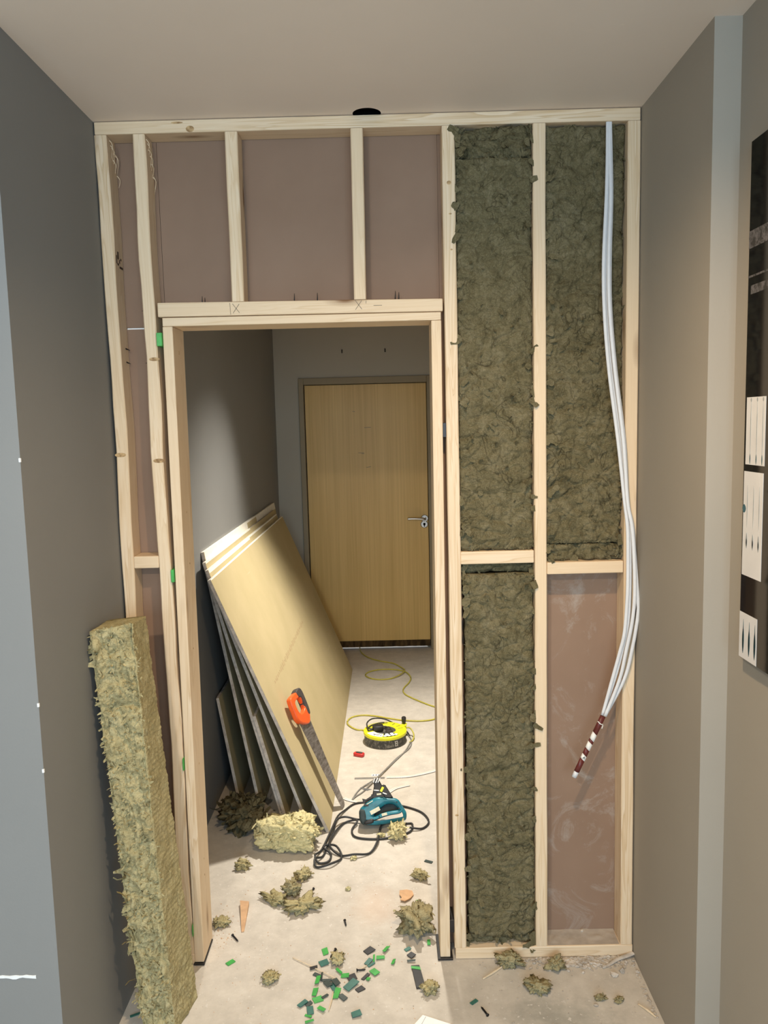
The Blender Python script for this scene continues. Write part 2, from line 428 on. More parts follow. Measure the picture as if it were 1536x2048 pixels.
# ceiling with a round hole cut for a downlight, half covered by the top plate
def ceiling():
    bm = bmesh.new(); n = 40; R = 0.0375; c = Vector((-0.033, -0.003))
    x0, x1, y0, y1 = -3.2, 3.2, -5.2, 4.6
    ring = [bm.verts.new((c.x+R*math.cos(2*PI*k/n), c.y+R*math.sin(2*PI*k/n), H)) for k in range(n)]
    up = [bm.verts.new((v.co.x, v.co.y, H+0.08)) for v in ring]
    def edge(k):
        a = 2*PI*k/n; dx, dy = math.cos(a), math.sin(a); t = 1e9
        if dx > 1e-9: t = min(t, (x1-c.x)/dx)
        if dx < -1e-9: t = min(t, (x0-c.x)/dx)
        if dy > 1e-9: t = min(t, (y1-c.y)/dy)
        if dy < -1e-9: t = min(t, (y0-c.y)/dy)
        return Vector((c.x+dx*t, c.y+dy*t, H))
    out = [bm.verts.new(edge(k)) for k in range(n)]
    outu = [bm.verts.new(v.co+Vector((0, 0, 0.2))) for v in out]
    top = bm.verts.new((c.x, c.y, H+0.2))
    for k in range(n):
        j = (k+1) % n
        bm.faces.new((ring[j], ring[k], out[k], out[j])); bm.faces.new((ring[k], ring[j], up[j], up[k]))
        bm.faces.new((out[j], out[k], outu[k], outu[j])); bm.faces.new((outu[j], outu[k], top))
    # square off the corners
    for cx, cy in ((x0, y0), (x1, y0), (x1, y1), (x0, y1)):
        best = sorted(range(n), key=lambda k: (out[k].co-Vector((cx, cy, H))).length)[:2]
        v = bm.verts.new((cx, cy, H)); bm.faces.new((v, out[best[0]], out[best[1]]))
    o = st(frombm('ceiling', bm, MAT_CEIL))
    me = o.data; me.materials.append(MAT_DARK)
    for p in me.polygons:
        if abs(p.normal.z) < 0.3 and (Vector((p.center.x+o.location.x, p.center.y+o.location.y))-c).length < 0.06: p.material_index = 1
    cap = lathe('ceiling_void', [(R+0.004, H+0.078), (R+0.004, H+0.082)], MAT_DARK, o, 40, Matrix.Translation((c.x, c.y, 0)), False)
    return o
ceiling()
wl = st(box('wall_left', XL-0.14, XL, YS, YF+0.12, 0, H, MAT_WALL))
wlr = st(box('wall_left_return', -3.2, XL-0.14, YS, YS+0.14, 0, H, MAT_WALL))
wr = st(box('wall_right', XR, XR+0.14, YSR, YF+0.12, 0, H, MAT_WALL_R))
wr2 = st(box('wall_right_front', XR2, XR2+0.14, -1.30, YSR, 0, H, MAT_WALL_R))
st(box('wall_front_left', -3.2, -3.05, -5.0, YS, 0, H, MAT_WALL))
# back wall of the front room with its window
wb = st(box('wall_back', -3.2, 3.2, -5.2, -5.0, 0, 0.8, MAT_WALL))
box('wall_piece', -3.2, 3.2, -5.2, -5.0, 2.2, H, MAT_WALL, wb); box('wall_piece', -3.2, -1.8, -5.2, -5.0, 0.8, 2.2, MAT_WALL, wb)
box('wall_piece', 1.9, 3.2, -5.2, -5.0, 0.8, 2.2, MAT_WALL, wb)
st(box('wall_front_right', 3.05, 3.2, -5.0, YSR, 0, H, MAT_WALL)); st(box('wall_right_return', XR2+0.14, 3.05, -1.30, -1.16, 0, H, MAT_WALL))
w1 = st(thing('window_1', None, None, (0.05, -5.1, 0.8)))
for a in ((-1.8, -1.75, 0.8, 2.2), (1.85, 1.9, 0.8, 2.2), (0.02, 0.08, 0.85, 2.15)): box('window_frame', a[0], a[1], -5.13, -5.07, a[2], a[3], MAT_PVC, w1, 0.004)
box('window_frame', -1.75, 1.85, -5.13, -5.07, 0.8, 0.85, MAT_PVC, w1, 0.004); box('window_frame', -1.75, 1.85, -5.13, -5.07, 2.15, 2.2, MAT_PVC, w1, 0.004)
for a, b in ((-1.75, 0.02), (0.08, 1.85)): box('pane', a, b, -5.105, -5.095, 0.85, 2.15, MAT_GLASS, w1)
# far wall around the door opening
DX0, DX1, DZ = -0.597, 0.31, 1.905
wf = st(box('wall_far', XL, DX0, YF, YF+0.12, 0, H, MAT_WALL_F))
box('wall_piece', DX1, XR, YF, YF+0.12, 0, H, MAT_WALL_F, wf); box('wall_piece', DX0, DX1, YF, YF+0.12, DZ, H, MAT_WALL_F, wf)
for x in (-0.2915, 0.0): tube('hook', [(x, YF+0.001, 2.088), (x, YF-0.012, 2.086), (x, YF-0.013, 2.066)], 0.004, MAT_BLACKM, wf, 6, 3)
# unseen beam, stepped to cut the corridor lamp, above the sight line of the doorway
tr = st(box('lamp_cutoff_beam_1', XL, 0.045, 1.505, 1.68, 2.18, H, MAT_WALL_F))
box('cutoff_beam_piece', 0.045, XR, 1.505, 1.68, 2.243, H, MAT_WALL_F, tr)
d1 = st(thing('door_1', None, None, (-0.14, YF, 0)))
box('door_frame', DX0, DX0+0.034, YF-0.012, YF+0.11, 0, DZ, MAT_FRAMEP, d1, 0.003); box('door_frame', DX1-0.034, DX1, YF-0.012, YF+0.11, 0, DZ, MAT_FRAMEP, d1, 0.003)
box('door_frame', DX0+0.034, DX1-0.034, YF-0.012, YF+0.11, DZ-0.045, DZ, MAT_FRAMEP, d1, 0.003)
box('door_stop', DX0+0.030, DX0+0.058, YF+0.058, YF+0.090, 0.0, DZ-0.04, MAT_FRAMEP, d1); box('door_stop', DX1-0.058, DX1-0.030, YF+0.058, YF+0.090, 0.0, DZ-0.04, MAT_FRAMEP, d1); box('door_stop', DX0+0.058, DX1-0.058, YF+0.058, YF+0.090, DZ-0.075, DZ-0.04, MAT_FRAMEP, d1)
leaf = box('door_leaf', DX0+0.040, DX1-0.037, YF+0.012, YF+0.056, 0.062, DZ-0.049, MAT_VENEER, d1, 0.002)
# ragged bottom edge of the leaf and the raw lipping below it
V = []; Fc = []; n = 90
for i in range(n+1):
    x = DX0+0.042+(DX1-DX0-0.082)*i/n
    V += [(x, YF+0.016, 0.016+0.002*noise.noise((x*20, 1, 0))), (x, YF+0.016, 0.066), (x, YF+0.054, 0.066), (x, YF+0.054, 0.016)]
for i in range(n):
    a = i*4; b = a+4
    for k in range(4): Fc.append((a+k, a+(k+1) % 4, b+(k+1) % 4, b+k))
Fc += [(0, 1, 2, 3), (n*4+3, n*4+2, n*4+1, n*4)]
mesh('bottom_rail', V, Fc, MAT_DOORBOT, d1)
for x, z, w, a in ((-0.132, 1.562, 0.045, 0.03), (-0.181, 1.390, 0.040, -0.02), (-0.170, 1.383, 0.020, 0.05), (-0.1324, 1.289, 0.032, 0.12), (-0.225, 1.675, 0.018, -0.2)):
    hexa('scuff', [(x-w/2, YF+0.0112, z-0.0016), (x+w/2, YF+0.0112, z-0.0016+a*w), (x+w/2, YF+0.0125, z-0.0016+a*w), (x-w/2, YF+0.0125, z-0.0016)],
         [(x-w/2, YF+0.0112, z+0.001), (x+w/2, YF+0.0112, z+0.001+a*w), (x+w/2, YF+0.0125, z+0.001+a*w), (x-w/2, YF+0.0125, z+0.001)], MAT_PENCIL, leaf)
RotY = Matrix.Rotation(PI/2, 4, 'X')
rose = lathe('handle_rose', [(0.0255, 0), (0.0255, 0.006), (0.022, 0.009), (0.009, 0.009), (0.009, 0.045)], MAT_STEEL, d1, 32, Matrix.Translation((0.247, YF+0.012, 0.925)) @ RotY)
tube('door_handle', [(0.250, YF-0.034, 0.925), (0.235, YF-0.040, 0.926), (0.20, YF-0.041, 0.9285), (0.16, YF-0.041, 0.930), (0.127, YF-0.041, 0.929)], 0.0095, MAT_STEEL, d1, 14, 6)
esc = lathe('escutcheon', [(0.0255, 0), (0.0255, 0.006), (0.022, 0.009), (0.0, 0.009)], MAT_STEEL, d1, 32, Matrix.Translation((0.244, YF+0.012, 0.884)) @ RotY)
lathe('keyhole', [(0.0085, 0.0088), (0.0085, 0.0098)], MAT_DARK, esc, 20, Matrix.Translation((0.244, YF+0.012, 0.886)) @ RotY, False)
box('keyhole', 0.2405, 0.2475, YF+0.0022, YF+0.0035, 0.868, 0.886, MAT_DARK, esc)

# filler smear on the end of the left wall and two paint chips on its corner
V = []; Fc = []
for i in range(25):
    x = -0.99+0.18*i/24; h = 0.0035+0.0025*noise.noise((x*60, 3, 1)); z = 0.3835+0.001*math.sin(i)
    V += [(x, YS-0.0014, z-h), (x, YS-0.0014, z+h), (x, YS+0.0005, z+h), (x, YS+0.0005, z-h)]
for i in range(24):
    a = i*4; b = a+4
    for k in range(4): Fc.append((a+k, b+k, b+(k+1) % 4, a+(k+1) % 4))
mesh('filler_smear', V, Fc, MAT_PAPER, wlr)
for z in (1.531, 1.007, 0.86): box('paint_chip', XL-0.004, XL+0.0008, YS-0.0008, YS+0.004, z-0.005, z+0.004, MAT_PAPER, wl, 0.001)

# ------------------------------------------------------------------ timber stud partition
SD = 0.070
part = thing('stud_partition', 'pale pine stud frame filling the end of the passage, backed with pink plasterboard', 'partition', (-0.03, 0.035, 0))
def stud(name, xb, xt, z0, z1, w=0.0345, y0=0.0, wav=0.0008, n=36):
    """a sawn stud: eased arrises, slightly bowed and waney along its length"""
    c = 0.0026; V = []; F = []; sd = Vector((xb*31, xt*17, z0))
    for i in range(n+1):
        t = i/n; z = z0+(z1-z0)*t; x = xb+(xt-xb)*t
        b_ = wav*2.0*noise.noise(Vector((sd.x, sd.y, z*2.2))); l = wav*noise.noise(Vector((sd.x+5, sd.y, z*7))); r = wav*noise.noise(Vector((sd.x, sd.y+9, z*7))); f = wav*0.6*noise.noise(Vector((3, sd.x, z*5)))
        x0, x1, ya, yb_ = x+b_+l, x+w+b_+r, y0+abs(f), y0+SD
        for px, py in ((x0+c, ya), (x1-c, ya), (x1, ya+c), (x1, yb_-c), (x1-c, yb_), (x0+c, yb_), (x0, yb_-c), (x0, ya+c)): V.append((px, py, z))
    for i in range(n):
        for k in range(8): F.append((i*8+k, i*8+(k+1) % 8, (i+1)*8+(k+1) % 8, (i+1)*8+k))
    F.append(tuple(range(7, -1, -1))); F.append(tuple(n*8+k for k in range(8)))
    return mesh(name, V, F, PINE_Z, part)
box('top_plate', XL+0.003, XR-0.003, 0.0, SD, 2.366, 2.3985, PINE_X, part, 0.0028, 2)
s1 = stud('stud', -0.7535, -0.7540, 0.036, 2.365, 0.0325, 0.0, 0.0034)
s2 = stud('stud', -0.6435, -0.6575, 0.036, 2.365, 0.0335, 0.0, 0.0034)
stud('stud', 0.1640, 0.1637, 0.036, 2.365)
s4 = stud('stud', 0.4060, 0.4045, 0.036, 2.365, 0.0340)
s5 = stud('stud', 0.6540, 0.6560, 0.036, 2.365, 0.0345)
hexa('header', [(-0.6145, 0, 1.889), (0.1595, 0, 1.8855), (0.1595, SD, 1.8855), (-0.6145, SD, 1.889)], [(-0.6145, 0, 1.9275), (0.1595, 0, 1.9195), (0.1595, SD, 1.9195), (-0.6145, SD, 1.9275)], PINE_X, part, 0.0028, 2)
stud('cripple_stud', -0.4125, -0.4105, 1.9255, 2.365, 0.0335)
stud('cripple_stud', -0.0805, -0.0785, 1.9225, 2.365, 0.0325)
box('noggin', 0.1985, 0.4035, 0.0, SD, 1.1885, 1.2240, PINE_X, part, 0.0025, 2)
box('noggin', 0.4400, 0.6535, -0.001, SD, 1.1545, 1.1885, PINE_X, part, 0.0025, 2)
box('noggin', -0.7200, -0.6500, 0.001, SD, 1.1990, 1.2335, PINE_X, part, 0.0025, 2)
box('sole_plate', 0.1660, 0.6905, -0.001, SD, 0.001, 0.0355, PINE_X, part, 0.0028, 2)
box('sole_plate', XL+0.003, -0.6100, -0.001, SD, 0.001, 0.0355, PINE_X, part, 0.0028, 2)
BY0, BY1 = SD+0.0005, SD+0.013
box('backing_board', XL+0.002, -0.613, BY0, BY1, 1.871, H-0.002, MAT_BACK, part)
box('backing_board', XL+0.002, -0.613, BY0, BY1, 0.004, 1.867, MAT_BACK, part)
box('backing_board', -0.612, 0.1550, BY0, BY1, 1.886, H-0.002, MAT_BACK, part)
box('backing_board', 0.1556, 0.420, BY0, BY1, 0.004, H-0.002, MAT_BACK, part)
box('backing_board', 0.4205, XR-0.002, BY0, BY1, 0.004, H-0.002, MAT_BACKD, part)
box('joint_light_strip', -0.7205, -0.652, BY0-0.001, BY0+0.004, 1.8665, 1.8700, MAT_PAPER, part)  # white strip standing in for corridor light through the board joint
def cone(name, p, d, r, mat, parent):
    p = Vector(p); d = Vector(d); return tube(name, [p, p+d*0.6, p+d], lambda t: r*(1-t*0.75), mat, parent, 6, 1)
for x, h in ((-0.5010, 0.021), (-0.4935, 0.017), (-0.2466, 0.022), (-0.1832, 0.022), (0.0315, 0.022), (0.0412, 0.018)):
    cone('nail', (x, 0.040, 1.918), (0.001, 0, h+0.009), 0.0022, MAT_SCREW, part)
for x, z, s in ((-0.722, 1.812, 1), (-0.722, 1.775, 1), (-0.6545, 1.918, -1), (-0.6525, 1.776, -1)):
    cone('nail', (x, 0.045, z), (0.014*s, -0.004, -0.006), 0.0024, MAT_SCREW, part)
# torn fibres at the stud tops
for x in (-0.7205, -0.6215):
    for k in range(7):
        z = 2.355-0.012*k*random.random()-0.005*k; y = 0.012+0.008*k
        tube('splinter', [(x-0.001, y, z), (x+0.004+0.004*random.random(), y+0.002, z-0.012), (x+0.003, y-0.003, z-0.030-0.02*random.random())], lambda t: 0.0016*(1-t*0.8), PINE_Z, part, 5, 3)
# knots standing in the faces
def knot(x, z, rx, rz, y=0.0):
    lathe('knot', [(1.0, -0.0002), (1.0, 0.0004), (0.6, 0.0006), (0.0, 0.0006)], MAT_KNOT, part, 20, Matrix.Translation((x, y, z)) @ RotY @ Matrix.Diagonal((rx, rz, 1, 1)), False)
m_ = N('pine_knot', 0.6, 0.3); _v = m_.coord((60, 60, 60)); m_.color(m_.ramp(m_.noise(_v, 1.5, 4), ((0.35, (0.25, 0.14, 0.055)), (0.6, (0.55, 0.37, 0.18))))); MAT_KNOT = m_.m
for a in ((-0.5018, 2.3745, 0.011, 0.008), (-0.536, 2.391, 0.016, 0.0025), (-0.7385, 1.5185, 0.0155, 0.006), (-0.6330, 1.5000, 0.016, 0.006), (0.181, 2.220, 0.006, 0.005), (0.183, 2.14, 0.004, 0.002), (0.185, 2.047, 0.003, 0.0022), (0.176, 0.45, 0.005, 0.003), (0.25, 0.018, 0.014, 0.010), (-0.63, 1.777, 0.015, 0.005)):
    knot(*a)
# pencil crosses and setting-out lines on the header
def stroke(pts, w, y, mat, parent, name='pencil_mark'):
    V = []; F = []
    for (a, b) in zip(pts[:-1], pts[1:]):
        a = Vector((a[0], 0, a[1])); b = Vector((b[0], 0, b[1])); t = (b-a).normalized(); s = Vector((-t.z, 0, t.x))*w/2
        k = len(V)
        for p in (a-s, b-s, b+s, a+s): V += [p+Vector((0, y-0.0004, 0)), p+Vector((0, y+0.0004, 0))]
        F += [(k, k+2, k+4, k+6), (k+1, k+7, k+5, k+3), (k, k+1, k+3, k+2), (k+2, k+3, k+5, k+4), (k+4, k+5, k+7, k+6), (k+6, k+7, k+1, k)]
    return mesh(name, V, F, mat, parent)
for cx, cz in ((-0.401, 1.9068), (-0.0687, 1.9079)):
    stroke([(cx-0.009, cz+0.0125), (cx+0.009, cz-0.0115)], 0.0014, 0, MAT_PENCIL, part)
    stroke([(cx+0.009, cz+0.0115), (cx-0.0085, cz-0.0125)], 0.0014, 0, MAT_PENCIL, part)
stroke([(-0.4172, 1.922), (-0.4160, 1.891)], 0.0013, 0, MAT_PENCIL, part)
stroke([(-0.0480, 1.919), (-0.0485, 1.911)], 0.0013, 0, MAT_PENCIL, part)
stroke([(-0.028, 1.9055), (-0.005, 1.9055)], 0.0013, 0, MAT_PENCIL, part)
# the timber merchant's stamp on the side of the left stud: last line readable, the rest smudged bars
def stamp(x, cy, cz, lines):
    Mx = Matrix(((0, 0, 1, x), (0, 1, 0, 0), (0, 0, 0, 0), (0, 0, 0, 1)))
    for k, (s, z0) in enumerate(lines):
        Mt = Matrix.Translation((x+0.0003, cy+0.016*k, cz+z0)) @ Matrix(((0, 0, 1, 0), (0, -1, 0, 0), (1, 0, 0, 0), (0, 0, 0, 1)))
        text('grade_stamp', s, 0.019, MAT_STAMP, Mt, part, 0.0002)
stamp(-0.7215, 0.022, 1.389, (('A8M - .', 0), ('.. BRI8', 0.004), ('C5 KL ,', 0.0)))
for dy, dz, w, h in ((0.012, 2.048, 0.006, 0.022), (0.022, 2.060, 0.010, 0.020), (0.034, 2.045, 0.006, 0.010), (0.045, 2.052, 0.008, 0.006), (0.036, 2.030, 0.026, 0.006), (0.020, 2.036, 0.010, 0.006)):
    box('ink_smudge', -0.7216, -0.7208, dy, dy+w, dz-h/2, dz+h/2, MAT_STAMP, part, 0.0003)
# plaster dust lying on the sole plate of the open bay
V = []; Fc = []; nx, ny = 40, 13
for i in range(nx+1):
    for j in range(ny+1):
        x = 0.441+(0.6525-0.441)*i/nx; y = 0.004+(SD-0.004)*j/ny
        V.append((x, y, 0.0362+0.004*max(0, noise.noise((x*40, y*40, 0)))*min(1, j/3)+0.004*(j/ny)**3))
for i in range(nx):
    for j in range(ny): Fc.append((i*(ny+1)+j, (i+1)*(ny+1)+j, (i+1)*(ny+1)+j+1, i*(ny+1)+j+1))
dst = mesh('dust_layer', V, Fc, MAT_DUST, part, True); dst['kind'] = 'stuff'

# ------------------------------------------------------------------ door lining set into the opening, and its packers
lin = thing('door_lining', 'new pine door lining of two jambs and a head standing in the opening', 'door frame', (-0.23, 0.06, 0))
LD = 0.118
hexa('jamb', [(-0.6100, 0, 0.008), (-0.5825, 0, 0.008), (-0.5825, LD, 0.008), (-0.6100, LD, 0.008)], [(-0.6035, 0, 1.8635), (-0.5760, 0, 1.8635), (-0.5760, LD, 1.8635), (-0.6035, LD, 1.8635)], PINE_Z, lin, 0.002, 2)
hexa('jamb', [(0.1210, 0, 0.008), (0.1505, 0, 0.008), (0.1505, LD, 0.008), (0.1210, LD, 0.008)], [(0.1270, 0, 1.8620), (0.1545, 0, 1.8620), (0.1545, LD, 1.8620), (0.1270, LD, 1.8620)], PINE_Z, lin, 0.002, 2)
hexa('head', [(-0.6030, 0, 1.8640), (0.1540, 0, 1.8625), (0.1540, LD, 1.8625), (-0.6030, LD, 1.8640)], [(-0.6030, 0, 1.8870), (0.1540, 0, 1.8840), (0.1540, LD, 1.8840), (-0.6030, LD, 1.8870)], PINE_X, lin, 0.002, 2)
for z in (1.80, 1.795, 1.35, 1.20, 0.95, 0.60, 0.30, 0.25):
    xx = -0.5825+0.0065*z/1.86
    lathe('fixing_hole', [(0.003, -0.0002), (0.003, 0.0004)], MAT_KNOT, lin, 10, Matrix.Translation((xx, 0.05+0.03*(z % 0.4), z)) @ Matrix.Rotation(PI/2, 4, 'Y'), False)
gp = 'green packers between the left jamb and its stud'
for (z, nm) in ((1.829, 'topmost green packer between left jamb and stud, at the lining head'), (1.1765, 'green packer between left jamb and stud, level with the noggin'),
                (0.624, 'green packer between left jamb and stud, at knee height'), (0.112, 'lowest green packer between left jamb and stud, near the floor')):
    x1 = -0.6105+0.0065*z/1.86; x0 = -0.6090-0.0140*z/2.33-0.0000
    tag(box('plastic_packer', x0+0.0005, x1-0.0005, -0.008, 0.075, z-0.018, z+0.018, MAT_GREEN, None, 0.0012), nm, 'packer', gp)
for z, nm in ((1.565, 'dark packer high in the gap beside the right jamb'), (0.1026, 'dark packer low in the gap beside the right jamb')):
    x0 = 0.1506+0.004*z/1.86
    tag(box('plastic_packer', x0, 0.1637, 0.004, 0.07, z-0.02, z+0.02, MAT_BLACKP, None, 0.001), nm, 'packer', 'dark packers beside the right jamb')
tag(box('plastic_packer', -0.612, -0.580, -0.005, 0.11, 0.001, 0.0075, MAT_BLACKP, None, 0.001), 'black packer plate under the foot of the left jamb', 'packer')
tag(box('plastic_packer', 0.113, 0.158, -0.006, 0.11, 0.001, 0.0075, MAT_BLACKP, None, 0.001), 'black packer plate under the foot of the right jamb', 'packer')

# ------------------------------------------------------------------ mineral wool
def fb(p, o=4): return noise.fractal(p, 0.9, 2.1, o)
def crease(p):
    q = p+Vector((noise.noise(p*0.7), noise.noise(p*0.7+Vector((9, 2, 5))), noise.noise(p*0.7+Vector((3, 8, 1)))))*0.9
    r = 1-abs(noise.noise(q))*2.4
    return max(0.0, r)**3

def flakes(V, F, spots, seed, l=(0.010, 0.030), w=(0.003, 0.008), curl=1.0, lift=(0.1, 0.5)):
    """curled torn flakes of wool rooted at the given (point, normal) spots"""
    R = random.Random(seed)
    for p, nrm in spots:
        p = Vector(p); nrm = Vector(nrm)
        d = Vector((R.uniform(-1, 1), R.uniform(-1, 1), R.uniform(-1, 1))); t = (d-nrm*d.dot(nrm))
        if t.length < 1e-4: continue
        t.normalize(); s = nrm.cross(t); L = R.uniform(*l); Wd = R.uniform(*w)
        k = len(V); ang = R.uniform(*lift); q = p-nrm*0.003
        st_ = 4; bend = R.uniform(-0.5, 0.9)*curl
        for i in range(st_+1):
            ww = Wd*(1-0.75*abs(i/st_-0.35))*0.5*(0.7+0.6*R.random())
            V.append(q-s*ww); V.append(q+s*ww)
            q = q+(t*math.cos(ang)+nrm*math.sin(ang))*(L/st_); ang += bend/st_*2
        for i in range(st_): F.append((k+2*i, k+2*i+1, k+2*i+3, k+2*i+2))

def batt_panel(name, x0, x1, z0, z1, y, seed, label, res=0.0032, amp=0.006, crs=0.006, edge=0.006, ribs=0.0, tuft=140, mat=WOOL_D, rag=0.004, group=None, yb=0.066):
    """a batt pressed between two studs: displaced front, ragged border, sides running back to the board"""
    nx = max(6, int((x1-x0)/res)); nz = max(4, int((z1-z0)/res)); V = []; F = []; off = Vector((seed*7.3, seed*3.1, seed*1.7))
    for j in range(nz+1):
        for i in range(nx+1):
            u = i/nx; v = j/nz; x = x0+(x1-x0)*u; z = z0+(z1-z0)*v
            p = Vector((x, 0, z))+off
            e = min(u*(x1-x0), (1-u)*(x1-x0), v*(z1-z0), (1-v)*(z1-z0))
            k = max(0.0, 1-e/0.012)
            d = 1.15*amp*fb(p*8, 5)+0.45*amp*fb(p*34, 3)-1.0*crs*crease(p*8.5+Vector((2, 6, 1)))-1.1*crs*crease(p*16)-0.9*crs*crease(p*34+Vector((5, 5, 5)))+0.12*amp*noise.noise(p*110)
            if ribs: d += ribs*math.sin(z*2*PI/0.0105+1.5*noise.noise(p*12))*max(0, noise.noise(p*5+Vector((1, 4, 2)))+0.25)
            yy = y-d+k*k*edge
            es = min(u*(x1-x0), (1-u)*(x1-x0))
            if es < 0.04: yy += 0.030*max(0.0, noise.noise(Vector((p.x*9+p.z*3, p.z*15, 4.0)))-0.12)*(1-es/0.04)
            if k > 0: yy += 0.004*k*noise.noise(p*45)
            xx = x+rag*noise.noise(p*30)*(1 if (i == 0 or i == nx) else 0.25); zz = z+rag*noise.noise(p*33+Vector((7, 7, 7)))*(1 if (j == 0 or j == nz) else 0.25)
            V.append(Vector((xx, yy, zz)))
    w = nx+1
    for j in range(nz):
        for i in range(nx): F.append((j*w+i, j*w+i+1, (j+1)*w+i+1, (j+1)*w+i))
    ring = [i for i in range(w)]+[j*w+nx for j in range(1, nz+1)]+[nz*w+i for i in range(nx-1, -1, -1)]+[j*w for j in range(nz-1, 0, -1)]
    b = len(V)
    for i in ring: V.append(Vector((min(max(V[i].x, x0), x1), yb, min(max(V[i].z, z0), z1))))
    n = len(ring)
    for k in range(n): F.append((ring[(k+1) % n], ring[k], b+k, b+(k+1) % n))
    F.append(tuple(b+k for k in range(n-1, -1, -1)))
    R = random.Random(seed); spots = []
    for _ in range(tuft):
        if R.random() < 0.65:
            side = R.choice((0, 1)); i = 1 if side == 0 else nx-1; j = R.randint(1, nz-1)
            spots.append((V[j*w+i], Vector((-0.5 if side == 0 else 0.5, -0.85, R.uniform(-.3, .3))).normalized()))
        else:
            i = R.randint(2, nx-2); j = R.choice((R.randint(1, min(4, nz-1)), R.randint(max(1, nz-4), nz-1)))
            spots.append((V[j*w+i], Vector((R.uniform(-.3, .3), -0.9, R.uniform(-.4, .4))).normalized()))
    flakes(V, F, spots, seed, (0.006, 0.018), (0.003, 0.009))
    big = [(Vector((V[j*w+i].x, min(V[j*w+i].y, y)-0.009, V[j*w+i].z)), Vector((-0.35 if i < 5 else 0.35, -0.9, 0.1)).normalized()) for i, j in [(R.choice((1, 2) if seed == 3 else (1, 2, nx-1, nx-2)), R.randint(1, nz-1)) for _ in range(int(18*(z1-z0))+(7 if amp > 0.0095 else 4))]]
    flakes(V, F, big, seed+90, (0.016, 0.036), (0.012, 0.024), 0.5, (-0.05, 0.2))
    n2 = int((x1-x0)*(z1-z0)*900); sp2 = [(V[R.randint(1, nz-1)*w+R.randint(1, nx-1)], Vector((R.uniform(-.3, .3), -0.95, R.uniform(-.3, .3))).normalized()) for _ in range(n2)]
    flakes(V, F, sp2, seed+50, (0.012, 0.034), (0.006, 0.018), 1.0, (-0.05, 0.22))
    o = mesh(name, V, F, mat, None, True)
    return tag(o, label, 'insulation', group)

G = 'mineral wool batts between the right-hand studs'
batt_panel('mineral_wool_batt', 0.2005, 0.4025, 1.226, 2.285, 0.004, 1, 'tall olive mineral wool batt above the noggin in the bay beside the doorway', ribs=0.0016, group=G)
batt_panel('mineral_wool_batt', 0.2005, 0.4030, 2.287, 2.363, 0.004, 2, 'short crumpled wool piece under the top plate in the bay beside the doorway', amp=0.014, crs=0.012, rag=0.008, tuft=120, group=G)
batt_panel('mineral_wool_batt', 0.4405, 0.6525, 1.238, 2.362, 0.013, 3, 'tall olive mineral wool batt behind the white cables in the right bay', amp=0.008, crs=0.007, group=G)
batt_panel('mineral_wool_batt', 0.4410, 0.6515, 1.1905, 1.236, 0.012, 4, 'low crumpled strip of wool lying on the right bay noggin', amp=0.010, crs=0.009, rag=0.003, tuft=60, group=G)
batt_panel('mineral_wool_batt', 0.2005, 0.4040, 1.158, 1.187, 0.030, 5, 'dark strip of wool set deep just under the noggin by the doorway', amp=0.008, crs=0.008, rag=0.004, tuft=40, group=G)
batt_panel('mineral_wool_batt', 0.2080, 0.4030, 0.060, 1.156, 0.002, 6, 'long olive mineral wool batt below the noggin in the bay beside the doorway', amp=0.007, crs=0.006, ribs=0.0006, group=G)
batt_panel('mineral_wool_batt', 0.2010, 0.4020, 0.037, 0.062, 0.012, 7, 'crushed wool scraps on the sole plate under the long lower batt', amp=0.010, crs=0.008, rag=0.006, tuft=70, group=G)

